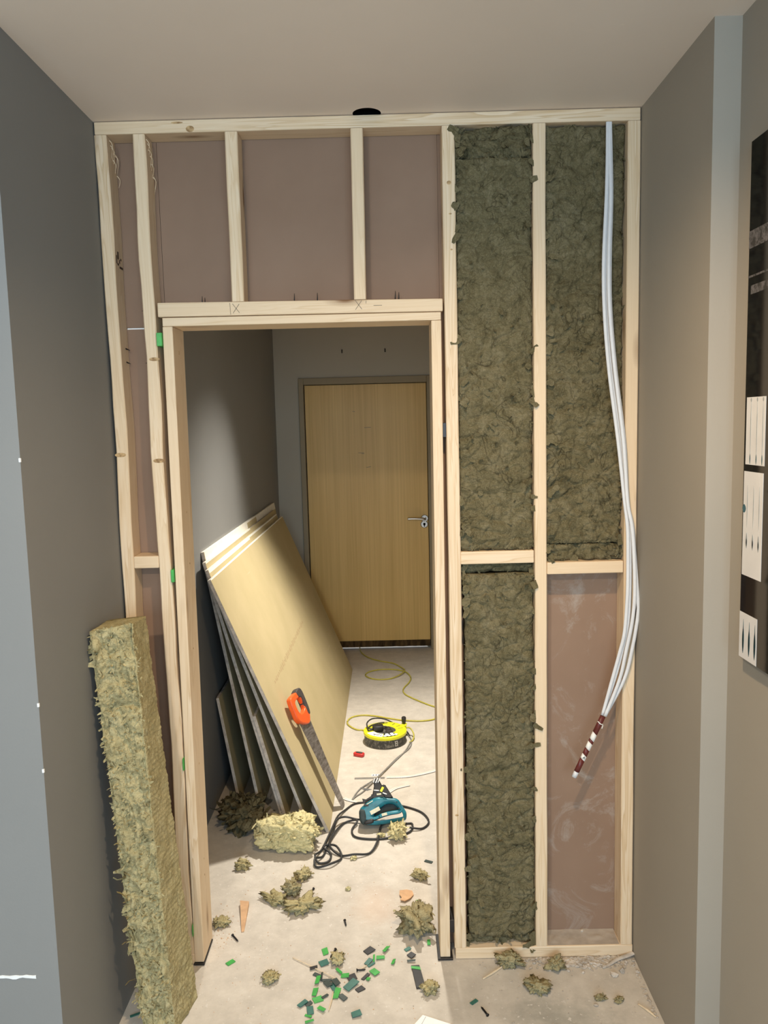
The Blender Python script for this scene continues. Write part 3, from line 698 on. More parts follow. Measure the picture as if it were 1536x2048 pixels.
def leaning_batt():
    """offcut batt standing on the floor, its torn long edge towards the camera, tipped against the left wall"""
    bot = [(-0.686, -0.268), (-0.598, -0.272), (-0.568, -0.128), (-0.660, -0.118)]
    top = [(-0.7500, -0.285), (-0.640, -0.288), (-0.648, -0.145), (-0.7500, -0.140)]
    zt = (1.092, 1.112, 1.098, 1.088); res = 0.0033; nz = 330; V = []; F = []; per = []
    L = [(Vector(top[(i+1) % 4])-Vector(top[i])).length for i in range(4)]
    ns = [int(l/res) for l in L]
    for s in range(4):
        for k in range(ns[s]): per.append((s, k/ns[s]))
    n = len(per); cn = Vector((-0.66, -0.2, 0))
    for j in range(nz+1):
        t = j/nz
        for s, u in per:
            bl = Vector(bot[s]).lerp(Vector(bot[(s+1) % 4]), u); tp = Vector(top[s]).lerp(Vector(top[(s+1) % 4]), u)
            zz = zt[s]*(1-u)+zt[(s+1) % 4]*u
            q = bl.lerp(tp, t); e = Vector(bot[(s+1) % 4])-Vector(bot[s]); nr = Vector((e.y, -e.x, 0)).normalized()
            p = Vector((q.x, q.y, zz*t)); k = min(u, 1-u)*L[s]
            # soften corners
            m = Vector((sum(Vector(bot[i]).lerp(Vector(top[i]), t).x for i in range(4))/4, sum(Vector(bot[i]).lerp(Vector(top[i]), t).y for i in range(4))/4, p.z))
            if k < 0.010: p = p.lerp(m, 0.06*(1-k/0.010)**2)
            pn = p+Vector((13, 5, 2))
            if s == 0:
                lay = noise.noise(Vector((pn.x*55+noise.noise(pn*9)*1.6, pn.y*20, pn.z*16)))
                d = 0.010*fb(pn*20, 5)+0.007*lay-0.011*crease(Vector((pn.x*30, pn.y*20, pn.z*17)))+0.006*fb(pn*70, 3)
            elif s == 1:
                d = 0.0006*math.sin(p.z*2*PI/0.0125+p.y*60+1.6*noise.noise(pn*20))+0.003*fb(pn*22, 4)+0.002*fb(pn*90, 2)
            else: d = 0.005*fb(pn*22, 4)
            if j == 0: d *= 0.2
            p = p+nr*d
            p.x = max(p.x, XL+0.002)
            V.append(p)
    for j in range(nz):
        for k in range(n):
            k2 = (k+1) % n; F.append((j*n+k, j*n+k2, (j+1)*n+k2, (j+1)*n+k))
    # top end: concentric rings
    base = nz*n; prev = [base+k for k in range(n)]; c = sum((V[i] for i in prev), Vector())/n
    for r in range(1, 9):
        cur = []
        for k in range(n):
            p = V[base+k].lerp(c, r/9); pn = p+Vector((3, 1, 8)); cur.append(len(V)); V.append(p+Vector((0, 0, 0.005*fb(pn*30, 4))))
        for k in range(n): F.append((prev[k], prev[(k+1) % n], cur[(k+1) % n], cur[k]))
        prev = cur
    F.append(tuple(prev)); F.append(tuple(range(n-1, -1, -1)))
    R = random.Random(5); spots = []
    for _ in range(1500):
        j = R.randint(5, nz-1); k = R.randint(0, ns[0]-1); spots.append((V[j*n+k], Vector((R.uniform(-.4, .2), -0.9, R.uniform(-.4, .2))).normalized()))
    for _ in range(90):
        j = R.randint(5, nz-1); k = R.choice((n-1, 0, 1, ns[0]-1, ns[0], ns[0]+1)); spots.append((V[j*n+k], Vector((-0.7 if k < 3 or k == n-1 else 0.6, -0.6, -0.2)).normalized()))
    flakes(V, F, spots, 3, (0.006, 0.020), (0.003, 0.009), 1.4)
    spots = [(V[int(t*nz)*n+k], Vector((-0.8, -0.6, 0.0)).normalized()) for t in (0.42, 0.415, 0.40, 0.36, 0.345, 0.26, 0.24, 0.23, 0.12, 0.96, 0.95, 0.93) for k in (0, 1, 3)]
    flakes(V, F, spots, 8, (0.020, 0.050), (0.010, 0.022), 1.8)
    tag(mesh('mineral_wool_batt', V, F, WOOL_L, None, True), 'straw coloured wool batt standing on end, torn edge forward, leaning on the left wall', 'insulation')
leaning_batt()

def clump(name, c, size, seed, mat, label, sub=5, nfl=120, amp=0.22, fl=(0.010, 0.030), fw=(0.004, 0.010), rot=0.0, boxy=0.5, group=None, cat='wool scrap', lift=(-0.15, 0.22)):
    bm = bmesh.new(); bmesh.ops.create_icosphere(bm, subdivisions=sub, radius=1.0)
    off = Vector((seed*3.7, seed*1.9, seed*5.3)); V = []; nr = []
    ca, sa = math.cos(rot), math.sin(rot)
    for v in bm.verts:
        p = v.co.copy(); m = max(abs(p.x), abs(p.y), abs(p.z)); q = p.lerp(p/m*0.82, boxy)
        d = 1+amp*1.3*fb(p*1.5+off, 6)+amp*0.7*fb(p*6+off, 4)-amp*1.0*crease(p*2.6+off)
        q = q*d; q = Vector((q.x*size[0]/2, q.y*size[1]/2, q.z*size[2]/2))
        V.append(Vector((q.x*ca-q.y*sa, q.x*sa+q.y*ca, q.z))); nr.append(v.normal.copy())
    F = [tuple(v.index for v in f.verts) for f in bm.faces]; bm.free()
    zs = sorted(v.z for v in V); zb = zs[int(len(zs)*0.06)]
    for v in V: v.z = max(v.z, zb)-zb+0.0008
    V = [v+Vector((c[0], c[1], 0)) for v in V]
    R = random.Random(seed); ids = [i for i in range(len(V)) if nr[i].z > -0.15]
    spots = [(V[i], (nr[i]+Vector((0, 0, 0.5))).normalized()) for i in R.sample(ids, min(nfl, len(ids)))]
    V2 = list(V); flakes(V2, F, spots, seed, fl, fw, 0.9, lift)
    for v in V2: v.z = max(v.z, 0.0008)
    return tag(mesh(name, V2, F, mat, None, True), label, cat, group)

clump('mineral_wool_chunk', (-0.412, 0.665), (0.245, 0.165, 0.135), 21, WOOL_Y, 'big yellow block of mineral wool on the floor at the foot of the leaning boards', 6, 330, 0.17, (0.010, 0.030), (0.006, 0.018), -0.15, 0.5, cat='wool chunk', lift=(-0.1, 0.15))
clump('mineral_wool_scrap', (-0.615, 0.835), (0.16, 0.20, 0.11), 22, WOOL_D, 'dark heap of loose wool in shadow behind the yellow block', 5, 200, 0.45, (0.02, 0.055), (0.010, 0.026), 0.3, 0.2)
clump('mineral_wool_scrap', (0.004, 0.705), (0.065, 0.060, 0.065), 23, WOOL_Y, 'upright yellow wool tuft on the floor in front of the jigsaw', 4, 130, 0.42, (0.010, 0.026), (0.005, 0.012), 0, 0.2, lift=(0.0, 0.4))
SCR = 'scraps of mineral wool on the floor'
for k, (x, y, sx, sy, sz, rot, lab, mt, nf) in enumerate((
    (-0.560, 0.517, 0.055, 0.050, 0.030, 0.2, 'small flat wool scrap nearest the left jamb in the lit floor', WOOL_L, 60),
    (-0.335, 0.445, 0.062, 0.052, 0.032, 0.5, 'small wool scrap just in front of the yellow block', WOOL_L, 70),
    (-0.362, 0.345, 0.050, 0.060, 0.050, 0.8, 'brown upright tuft at the back of the three joined wool scraps mid floor', WOOL_S, 90),
    (-0.412, 0.305, 0.095, 0.045, 0.028, -0.5, 'curled wool strand on the left of the three joined scraps mid floor', WOOL_L, 80),
    (-0.315, 0.272, 0.120, 0.085, 0.030, 0.4, 'broad flat wool flake on the right of the three joined scraps mid floor', WOOL_L, 110),
    (0.078, 0.425, 0.055, 0.042, 0.034, -0.4, 'small pale wool tuft on the lit floor near the grey scrap by the right jamb', WOOL_L, 70),
    (0.050, 0.150, 0.100, 0.130, 0.072, 0.5, 'large brown wool tuft on the floor beside the foot of the right jamb', WOOL_S, 260),
    (-0.374, -0.068, 0.042, 0.055, 0.018, 0.2, 'small brown wool wisp on the bare floor left of the plastic scraps', WOOL_L, 50),
    (-0.184, 0.003, 0.040, 0.050, 0.022, 0.0, 'thin wool wisp among the plastic scraps, beside a teal piece', WOOL_L, 50),
    (0.083, -0.133, 0.045, 0.042, 0.026, 0.3, 'small wool scrap beside the long black plastic strip', WOOL_L, 60),
    (-0.570, 0.190, 0.055, 0.045, 0.022, 0.3, 'grey wool scrap lying against the foot of the left jamb', WOOL_L, 50),
    (0.322, -0.034, 0.075, 0.045, 0.042, -0.3, 'wool tuft hanging in front of the sole plate, below the long batt', WOOL_S, 90),
    (0.452, -0.050, 0.050, 0.040, 0.034, 0.2, 'wool tuft in the rubble in front of the sole plate', WOOL_S, 70),
    (0.380, -0.134, 0.070, 0.052, 0.032, -0.5, 'wool tuft on the grey concrete in front of the right bays', WOOL_S, 90),
    (0.549, -0.177, 0.030, 0.020, 0.014, 0.2, 'tiny wool crumb on the concrete near the right wall, left one of two', WOOL_S, 25),
    (0.598, -0.185, 0.026, 0.018, 0.012, 0.4, 'tiny wool crumb on the concrete near the right wall, right one of two', WOOL_S, 25),
    (-0.171, 0.366, 0.018, 0.016, 0.010, 0.4, 'pea sized yellow wool crumb in the middle of the lit floor', WOOL_Y, 20),
    (-0.062, 0.715, 0.030, 0.022, 0.018, 0.4, 'small yellow wool crumb beside the upright tuft, left of it', WOOL_Y, 30),
    (-0.160, 0.560, 0.022, 0.020, 0.012, 0.1, 'small yellow wool crumb in front of the black cord loops', WOOL_Y, 20))):
    clump('mineral_wool_scrap', (x, y), (sx, sy, sz), 40+k, mt, lab, 4, int(nf*0.45), 0.50, (0.005, 0.015), (0.004, 0.011), rot, 0.1, SCR)

# ------------------------------------------------------------------ white cables hanging in the right bay
cab = thing('cable_bundle', 'bundle of white cables hanging down the right bay, ends bound in red tape', 'cable', (0.61, 0.0, 0.56))
PA = [(0.6043, 2.3519), (0.6022, 2.2637), (0.5976, 2.162), (0.5905, 2.0073), (0.5926, 1.8762), (0.6057, 1.7163), (0.6315, 1.5262), (0.6504, 1.3604), (0.6582, 1.2921), (0.6606, 1.2235), (0.6599, 1.1036), (0.6535, 0.9918), (0.6417, 0.9309), (0.6215, 0.8508), (0.5944, 0.7462)]
PB = [(0.6069, 2.3518), (0.6062, 2.2636), (0.6029, 2.1618), (0.5972, 2.0071), (0.5993, 1.8761), (0.6125, 1.7162), (0.6384, 1.526), (0.654, 1.3603), (0.6645, 1.292), (0.6679, 1.2234), (0.6676, 1.1034), (0.6639, 1.0103), (0.6508, 0.9354), (0.6298, 0.8506), (0.5967, 0.7462)]
PCc = [(0.6109, 2.3517), (0.6115, 2.2635), (0.6108, 2.1616), (0.6065, 2.0069), (0.6087, 1.8758), (0.6233, 1.7159), (0.648, 1.5258), (0.6585, 1.3602), (0.6717, 1.2918), (0.6778, 1.2231), (0.6883, 1.0844), (0.6897, 1.0377), (0.6769, 0.9442), (0.6547, 0.85), (0.6019, 0.7461)]
PD = [(0.6082, 2.3518), (0.6088, 2.2635), (0.6082, 2.1617), (0.6025, 2.007), (0.6047, 1.8759), (0.6193, 1.716), (0.6439, 1.5259), (0.6563, 1.3602), (0.6681, 1.2919), (0.6742, 1.2232), (0.6776, 1.1032), (0.6716, 1.0195), (0.6568, 0.9353), (0.6391, 0.8504), (0.5995, 0.7461)]
for k, (P, dy) in enumerate(((PA, 0.0), (PB, 0.006), (PCc, -0.001), (PD, -0.008))):
    pts = []
    for i, (x, z) in enumerate(P):
        y = (0.0065, 0.000, -0.009, -0.013, -0.014, -0.015, -0.015, -0.016, -0.018, -0.018, -0.020, -0.018, -0.014, -0.012, -0.012)[i]+dy*min(1, i/4)
        pts.append((x, y, z))
    pts = [(pts[0][0], 0.0075, 2.3655)]+pts
    tube('cable', pts, 0.0052, MAT_PVC, cab, 10, 6, 0.62)
ta, tb = Vector((0.5980, -0.012, 0.7480)), Vector((0.5134, -0.012, 0.5638))
def tp(t): return ta.lerp(tb, t)
cuts = [(0.03, 0.30, MAT_TAPER, 'tape_wrap'), (0.30, 0.405, MAT_TAPEW, 'white_tape_band'), (0.405, 0.45, MAT_TAPER, 'tape_wrap'), (0.45, 0.55, MAT_TAPEW, 'white_tape_band'),
        (0.55, 0.645, MAT_TAPER, 'tape_wrap'), (0.645, 0.715, MAT_TAPEW, 'white_tape_band'), (0.715, 0.91, MAT_TAPER, 'tape_wrap')]
for a, b, mt, nm in cuts:
    sa_ = 0 if a == 0.03 else 0.0035; sb_ = 0 if b == 0.91 else 0.0035
    tube(nm, [tp(a), tp((a+b)/2), tp(b)], 0.0078, mt, cab, 16, 1, 0.9, sh=(sa_, sb_))
tube('cable_end', [tp(0.90), tp(1.0)], 0.0074, MAT_PVC, cab, 14, 1, 0.85)
tube('tape_tail', [tp(0.115)+Vector((-0.0085, -0.004, 0.003)), tp(0.135)+Vector((0, -0.0088, 0)), tp(0.155)+Vector((0.009, -0.005, 0.0)), tp(0.185)+Vector((0.009, -0.004, -0.006))], 0.0014, MAT_TAPEW, cab, 6, 4)
text('band_mark', 'A', 0.010, MAT_INKB, Matrix.Translation(tp(0.68)+Vector((-0.0005, -0.0078, 0.001))) @ Matrix.Rotation(0.45, 4, 'Y') @ RotY, cab, 0.0004)

# ------------------------------------------------------------------ black glass picture on the right front wall
pic = thing('wall_picture', 'tall glossy black picture with white printed panels on the right wall', 'picture', (0.735, -0.9, 1.6))
PX0, PX1 = 0.733, 0.7495
box('backing', 0.741, PX1, -1.24, -0.60, 1.11, 2.09, MAT_BLACKM, pic)
glass = box('glass_front', PX0, 0.741, -1.275, -0.560, 1.080, 2.122, MAT_GLASSB, pic, 0.0015, 2)
def panel(y0, y1, z0, z1, mat=MAT_PANEL):
    return box('printed_panel', PX0-0.0006, PX0+0.0005, y0, y1, z0, z1, mat, pic)
def ink(parent, y, z, w, h, mat=MAT_TEALINK, y2=None):
    n = 14; V = [(PX0-0.0009, y+w/2*math.cos(2*PI*k/n)*abs(math.cos(2*PI*k/n))**0.6, z+h/2*math.sin(2*PI*k/n)) for k in range(n)]
    V2 = [(PX0-0.0004, a[1], a[2]) for a in V]
    F = [tuple(range(n)), tuple(range(2*n-1, n-1, -1))]+[(k, n+k, n+(k+1) % n, (k+1) % n) for k in range(n)]
    return mesh('ink_blot', V+V2, F, mat, parent)
p1 = panel(-0.652, -0.570, 1.486, 1.6215); p2 = panel(-0.650, -0.566, 1.257, 1.472); p3 = panel(-0.640, -0.5615, 1.0812, 1.178)
p0 = panel(-0.90, -0.5615, 1.915, 1.949, MAT_SPECK); panel(-0.90, -0.562, 1.858, 1.862, MAT_SPECK); panel(-0.72, -0.575, 1.825, 1.842, MAT_SPECK)
for y in (-0.590, -0.617, -0.642):
    ink(p1, y, 1.555, 0.0030, 0.12, MAT_MIDINK); ink(p1, y, 1.498, 0.0036, 0.022); ink(p1, y, 1.616, 0.006, 0.009, MAT_MIDINK)
    ink(p2, y+0.006, 1.33, 0.0075, 0.034, MAT_MIDINK); ink(p2, y+0.006, 1.326, 0.0040, 0.018); ink(p2, y+0.006, 1.40, 0.003, 0.09, MAT_MIDINK)
    ink(p3, y+0.010, 1.120, 0.0085, 0.058); ink(p3, y+0.010, 1.128, 0.0035, 0.075, MAT_TEALINK)
ink(p2, -0.570, 1.395, 0.016, 0.018)
for a in ((-0.92, 1.24, 1.45), (-1.08, 1.5, 1.7)): panel(a[0], a[0]+0.08, a[1], a[2])

# ------------------------------------------------------------------ plasterboards leaning on the corridor wall
def leaning_board(name, label, xb, xt, zt, y0, y1, zb=0.0012, th=0.0125, face=MAT_TAN, yt0=None, yt1=None, group=None, chips=True):
    b = Vector((xb, 0, zb)); t = Vector((xt, 0, zt)); d = (t-b).normalized(); nrm = Vector((d.z, 0, -d.x))  # towards +x
    if nrm.x < 0: nrm = -nrm
    yt0 = y0 if yt0 is None else yt0; yt1 = y1 if yt1 is None else yt1
    root = thing(name, label, 'plasterboard', (xb, (y0+y1)/2, 0), group)
    def P(base, y, k): q = base-nrm*k; return Vector((q.x, y, q.z))
    lift = max(0, -(P(b, 0, th).z))
    # face paper, gypsum core and back paper
    for nm, k0, k1, mt in (('face_paper', 0.0, 0.0006, face), ('core', 0.0006, th-0.0006, MAT_CORE), ('back_paper', th-0.0006, th, MAT_GREYP)):
        hexa(nm, [P(b, y0, k0), P(b, y0, k1), P(b, y1, k1), P(b, y1, k0)], [P(t, yt0, k0), P(t, yt0, k1), P(t, yt1, k1), P(t, yt1, k0)], mt, root)
    return root, (b, t, d, nrm)
PBG = 'plasterboards leaning on the corridor wall'
bA, fA = leaning_board('plasterboard_sheet', 'front plasterboard of the leaning row, its broad tan face lit by the lamp', -0.262, -0.680, 1.016, 0.755, 2.83, group=PBG)
bB, fB = leaning_board('plasterboard_sheet', 'second full plasterboard, directly behind the lit front one', -0.353, -0.705, 1.040, 0.830, 2.75, group=PBG)
bC, fC = leaning_board('plasterboard_sheet', 'third full plasterboard, third back from the lit front one', -0.455, -0.7248, 1.062, 0.875, 2.80, group=PBG)
bE, fE = leaning_board('plasterboard_sheet', 'rearmost full plasterboard, its top resting on the corridor wall', -0.556, -0.7455, 1.092, 0.945, 2.95, th=0.0125, group=PBG)
bD, fD = leaning_board('plasterboard_offcut', 'short plasterboard offcut standing in the dark between the second and third sheets', -0.440, -0.5515, 0.440, 0.862, 1.60, yt0=0.862, yt1=1.60, group=PBG)
bF, fF = leaning_board('plasterboard_offcut', 'low plasterboard offcut behind all the full sheets, nearest the corridor wall', -0.664, -0.7350, 0.455, 1.040, 1.85, group=PBG)
# pale tapered top edges: strips of bared white paper along the tops, with gaps where they are broken off
def edge_strip(root, fr, y0, y1, h, out=0.0005, th=0.0125, nm='top_edge_strip', dz=0.0):
    b, t, d, nrm = fr
    def P(s, y, k): q = t+d*s+nrm*k; return Vector((q.x, y, q.z))
    hexa(nm, [P(-h, y0, out), P(-h, y0, -th-out*0.3), P(-h, y1, -th-out*0.3), P(-h, y1, out)], [P(0.0012+dz, y0, out), P(0.0012+dz, y0, -th-out*0.3), P(0.0012+dz, y1, -th-out*0.3), P(0.0012+dz, y1, out)], MAT_WHITEP, root)
edge_strip(bE, fE, 0.950, 1.93, 0.034); edge_strip(bE, fE, 2.22, 2.945, 0.040); edge_strip(bE, fE, 1.93, 2.22, 0.006)
edge_strip(bC, fC, 0.878, 1.9, 0.006); edge_strip(bB, fB, 0.833, 1.75, 0.014); edge_strip(bB, fB, 1.75, 2.745, 0.006)
edge_strip(bA, fA, 0.757, 2.828, 0.0035)
# faint printed line of lettering running up the front sheet (too worn to read)
b, t, d, nrm = fA
R = random.Random(4); V = []; Fc = []
A0 = Vector((-0.484, 0.965, 0.542)); A1 = Vector((-0.479, 1.986, 0.534))
L = 0.0
while L < 1.0:
    w = R.uniform(0.010, 0.028); h = R.choice((0.012, 0.02, 0.026)); g = R.uniform(0.006, 0.014)
    p = A0.lerp(A1, L); y = p.y; c = p
    s = (c-b).dot(d)
    k = len(V)
    for (yy, ss) in ((y, s-h/2), (y+w, s-h/2+0.002), (y+w*0.8, s+h/2), (y+w*0.1, s+h/2)):
        q = b+d*ss+nrm*0.0004; V.append((q.x, yy, q.z)); q2 = q-nrm*0.0006; V.append((q2.x, yy, q2.z))
    Fc += [(k, k+2, k+4, k+6), (k+1, k+7, k+5, k+3), (k, k+1, k+3, k+2), (k+2, k+3, k+5, k+4), (k+4, k+5, k+7, k+6), (k+6, k+7, k+1, k)]
    L += w+g
MAT_FAINT = plain('faint_board_print', (0.42, 0.32, 0.18), 0.8, 0.1)
fp = mesh('printed_lettering', V, Fc, MAT_FAINT, bA); fp['kind'] = 'stuff'

# ------------------------------------------------------------------ handsaw leaning on the front sheet
saw = thing('handsaw', 'handsaw with orange handle leaning on the lit plasterboard, tip on the floor', 'saw', (-0.229, 0.95, 0))
tip = Vector((-0.218, 0.956, 0.004)); hd = Vector((-0.418, 0.985, 0.487)); u = (hd-tip).normalized()
vv = Vector((0.20, 0.95, 0.15)); vv = (vv-u*vv.dot(u)).normalized(); nn = u.cross(vv)
SM = Matrix((u, vv, nn)).transposed().to_4x4(); SM.translation = tip
LS = (hd-tip).length
blade = [(0.0, -0.018), (LS-0.10, -0.052), (LS-0.085, 0.052), (0.40, 0.048), (0.012, 0.022), (0.0, 0.012)]
profile('blade', [blade], 0.0014, 0.0002, MAT_BLADE, SM, saw, 1)
outer = roundloop([(LS-0.145, 0.010), (LS-0.108, -0.058), (LS-0.060, -0.062), (LS-0.015, -0.056), (LS-0.004, -0.038), (LS-0.004, 0.020), (LS-0.002, 0.048), (LS-0.020, 0.062), (LS-0.085, 0.058), (LS-0.118, 0.048)], 5)
hole = roundloop([(LS-0.090, -0.010), (LS-0.075, -0.030), (LS-0.035, -0.028), (LS-0.030, 0.015), (LS-0.040, 0.032), (LS-0.080, 0.030)], 5)
profile('handle', [outer, hole], 0.024, 0.006, MAT_ORANGE, SM, saw, 3)
grip = roundloop([(LS-0.112, 0.034), (LS-0.085, 0.033), (LS-0.038, 0.034), (LS-0.028, 0.016), (LS-0.003, 0.012), (LS+0.002, 0.048), (LS-0.018, 0.065), (LS-0.085, 0.061), (LS-0.116, 0.051)], 4)
profile('handle_grip', [grip], 0.0275, 0.005, MAT_RUBBER, SM, saw, 3)

# ------------------------------------------------------------------ cable reel
reel = thing('cable_reel', 'yellow topped extension cable reel lying flat on the corridor floor', 'cable reel', (-0.046, 1.645, 0))
RC = (-0.046, 1.645, 0); MR = Matrix.Translation(RC)
lathe('drum', [(0.098, 0.001), (0.104, 0.004), (0.1045, 0.044), (0.100, 0.046)], MAT_DRUM, reel, 64, MR)
lathe('flange', [(0.104, 0.044), (0.1075, 0.0455), (0.109, 0.052), (0.1075, 0.059), (0.101, 0.0625), (0.058, 0.0625), (0.054, 0.0585), (0.052, 0.056)], MAT_YEL, reel, 64, MR)
lathe('socket_plate', [(0.0535, 0.054), (0.0535, 0.0575), (0.0, 0.0575)], MAT_DRUM, reel, 48, MR)
for x, y in ((0.012, 0.022), (0.020, -0.016), (-0.004, 0.030)): lathe('socket', [(0.018, 0.0575), (0.018, 0.0625), (0.0155, 0.0625), (0.0145, 0.0588), (0, 0.0588)], MAT_RUBBER, reel, 24, MR @ Matrix.Translation((x, y, 0)))
for k in range(7):
    a = (0.15, 0.55, 1.0, 1.9, 2.35, 2.8, 3.25)[k]; box('rib_groove', 0.066, 0.090, -0.0018, 0.0018, 0.0622, 0.0630, MAT_RUBBER, None).name = 'rib_groove'
    o = [x for x in COL.objects if x.name.startswith('rib_groove') and x.parent is None][-1]
    o.data.transform(Matrix.Translation(o.location)); o.data.transform(Matrix.Rotation(a, 4, 'Z')); o.location = (0, 0, 0); o.parent = reel
# white sticker sector at the front edge with the rating printed towards the far side
def sector(r0_, r1_, a0, a1, z0, z1, nm, mat, parent):
    n = 16; V = []; Fc = []
    for i in range(n+1):
        a = a0+(a1-a0)*i/n
        for r_, z in ((r0_, z0), (r1_, z0), (r1_, z1), (r0_, z1)): V.append((RC[0]+r_*math.cos(a), RC[1]+r_*math.sin(a), z))
    for i in range(n):
        p, q = i*4, i*4+4
        for k in range(4): Fc.append((p+k, p+(k+1) % 4, q+(k+1) % 4, q+k))
    Fc += [(0, 1, 2, 3), (n*4+3, n*4+2, n*4+1, n*4)]
    return mesh(nm, V, Fc, mat, parent)
stk = sector(0.060, 0.0985, math.radians(205), math.radians(262), 0.0622, 0.0630, 'rating_sticker', MAT_PAPER, reel)
text('rating_print', '10A', 0.030, MAT_INKB, Matrix.Translation((RC[0]-0.036, RC[1]-0.068, 0.0632)) @ Matrix.Rotation(PI-0.35, 4, 'Z'), stk, 0.0002)
st2 = sector(0.056, 0.0985, math.radians(264), math.radians(312), 0.0622, 0.0630, 'symbol_sticker', MAT_INKB, reel)
for a, r_ in ((270, 0.086), (283, 0.083), (296, 0.084), (308, 0.086), (278, 0.067), (300, 0.066)):
    lathe('symbol_disc', [(0.0095, 0.0629), (0.0095, 0.0634)], MAT_PAPER, st2, 18, MR @ Matrix.Translation((r_*math.cos(math.radians(a)), r_*math.sin(math.radians(a)), 0)), False)
box('maker_print', RC[0]-0.012, RC[0]+0.012, RC[1]+0.080, RC[1]+0.089, 0.0622, 0.0629, MAT_RUBBER, reel); box('maker_print', RC[0]-0.030, RC[0]-0.022, RC[1]+0.082, RC[1]+0.0845, 0.0622, 0.0629, MAT_RUBBER, reel)
# white outline mark on the drum side
for a0, a1, z0, z1 in ((-62, -61, 0.012, 0.036), (-55, -54, 0.012, 0.036), (-62, -54, 0.034, 0.036), (-62, -54, 0.011, 0.013), (-60, -57, 0.022, 0.025)):
    sector(0.1043, 0.1052, math.radians(a0), math.radians(a1), z0, z1, 'drum_mark', MAT_TAPEW, reel)
# winding knob on its lug
lug = hexa('knob_lug', [(0.036, 1.705, 0.048), (0.062, 1.698, 0.048), (0.066, 1.735, 0.048), (0.040, 1.742, 0.048)], [(0.036, 1.705, 0.060), (0.062, 1.698, 0.060), (0.066, 1.735, 0.060), (0.040, 1.742, 0.060)], MAT_YEL, reel, 0.003, 2)
lathe('winding_knob', [(0.008, 0.058), (0.0085, 0.066), (0.011, 0.069), (0.0115, 0.092), (0.009, 0.096), (0, 0.0965)], MAT_BLACKP, reel, 24, Matrix.Translation((0.050, 1.722, 0)))
# plug in the reel
plug = profile('plug', [roundloop([(-0.026, -0.017), (0.018, -0.020), (0.024, 0), (0.018, 0.020), (-0.026, 0.017)], 3)], 0.026, 0.005, MAT_BLACKP, Matrix.Translation((RC[0]-0.032, RC[1]-0.004, 0.0735)) @ Matrix.Rotation(0.1, 4, 'Z'), reel, 2)
tube('plug_lead', [(RC[0]-0.056, RC[1]-0.006, 0.071), (-0.118, 1.635, 0.070), (-0.134, 1.650, 0.074), (-0.136, 1.690, 0.082), (-0.112, 1.730, 0.086), (-0.070, 1.742, 0.083), (-0.030, 1.745, 0.070), (0.02, 1.768, 0.030), (0.062, 1.742, 0.012), (0.078, 1.690, 0.006)], 0.0036, MAT_BCORD, reel, 8, 6)
tube('plug_lead', [(RC[0]-0.060, RC[1]-0.012, 0.070), (-0.128, 1.622, 0.066), (-0.131, 1.655, 0.0665), (-0.115, 1.690, 0.067), (-0.080, 1.715, 0.068), (-0.05, 1.725, 0.0665)], 0.0030, MAT_BCORD, reel, 8, 6)
YC = [(-0.140, 1.700), (-0.158, 1.783), (-0.195, 1.796), (-0.234, 1.847), (-0.25, 1.906), (-0.228, 1.973), (-0.171, 2.0), (-0.1, 1.983), (-0.03, 1.947), (0.045, 1.914), (0.126, 1.897), (0.189, 1.905), (0.235, 1.931), (0.308, 1.975), (0.326, 2.045), (0.242, 2.096), (0.183, 2.156), (0.1, 2.268), (0.064, 2.341), (0.062, 2.425), (0.097, 2.531), (0.111, 2.632), (0.084, 2.74), (0.025, 2.793), (-0.066, 2.807), (-0.142, 2.774), (-0.174, 2.704), (-0.146, 2.639), (-0.087, 2.605), (-0.014, 2.618), (0.045, 2.671), (0.077, 2.752), (0.056, 2.84), (0.003, 2.934), (-0.083, 2.992), (-0.155, 3.065), (-0.206, 3.172), (-0.228, 3.283), (-0.232, 3.42)]
pts = [(x, y, 0.0048+(0.007 if 29 < i < 32 else 0)) for i, (x, y) in enumerate(YC)]; pts[0] = (-0.140, 1.700, 0.020)
tube('flex', pts, 0.0042, MAT_YCORD, reel, 8, 6)
tube('flex', [(0.045, 1.700, 0.045), (0.080, 1.712, 0.040), (0.098, 1.68, 0.020), (0.092, 1.64, 0.006), (0.075, 1.615, 0.0045)], 0.0038, MAT_YCORD, reel, 8, 6)

# ------------------------------------------------------------------ jigsaw on its side with its black lead
jig = thing('jigsaw', 'teal jigsaw lying on its side on the floor in a tangle of black lead', 'power tool', (-0.05, 0.86, 0))
k_ = 1.64e-4
JM = Matrix(((1, 0, 0, -0.062), (0, 0.50, -0.866, 0.775), (0, 0.866, 0.50, 0.0165), (0, 0, 0, 1)))
def jp(L): return [((x-768)*k_, (1340-y)*k_) for x, y in L]
body = roundloop(jp([(268, 1000), (310, 935), (420, 850), (560, 760), (700, 708), (900, 715), (1120, 745), (1210, 790), (1285, 900), (1355, 1010), (1392, 1090), (1386, 1200), (1330, 1250), (1100, 1290), (800, 1330), (600, 1340), (470, 1330), (340, 1310), (275, 1240), (258, 1110)]), 3)
jhole = roundloop(jp([(610, 1130), (680, 1030), (790, 950), (880, 895), (960, 872), (1080, 882), (1150, 935), (1215, 990), (1150, 1012), (1010, 1030), (880, 1058), (760, 1092), (670, 1125)]), 3)
profile('body', [body, jhole], 0.062, 0.014, MAT_JIG, JM, jig, 3)
profile('grip_recess', [roundloop(jp([(600, 1140), (700, 1000), (880, 860), (1100, 850), (1240, 980), (1190, 1050), (760, 1130)]), 2)], 0.020, 0.003, MAT_JIGD, JM @ Matrix.Translation((0, 0, -0.018)), jig, 1)
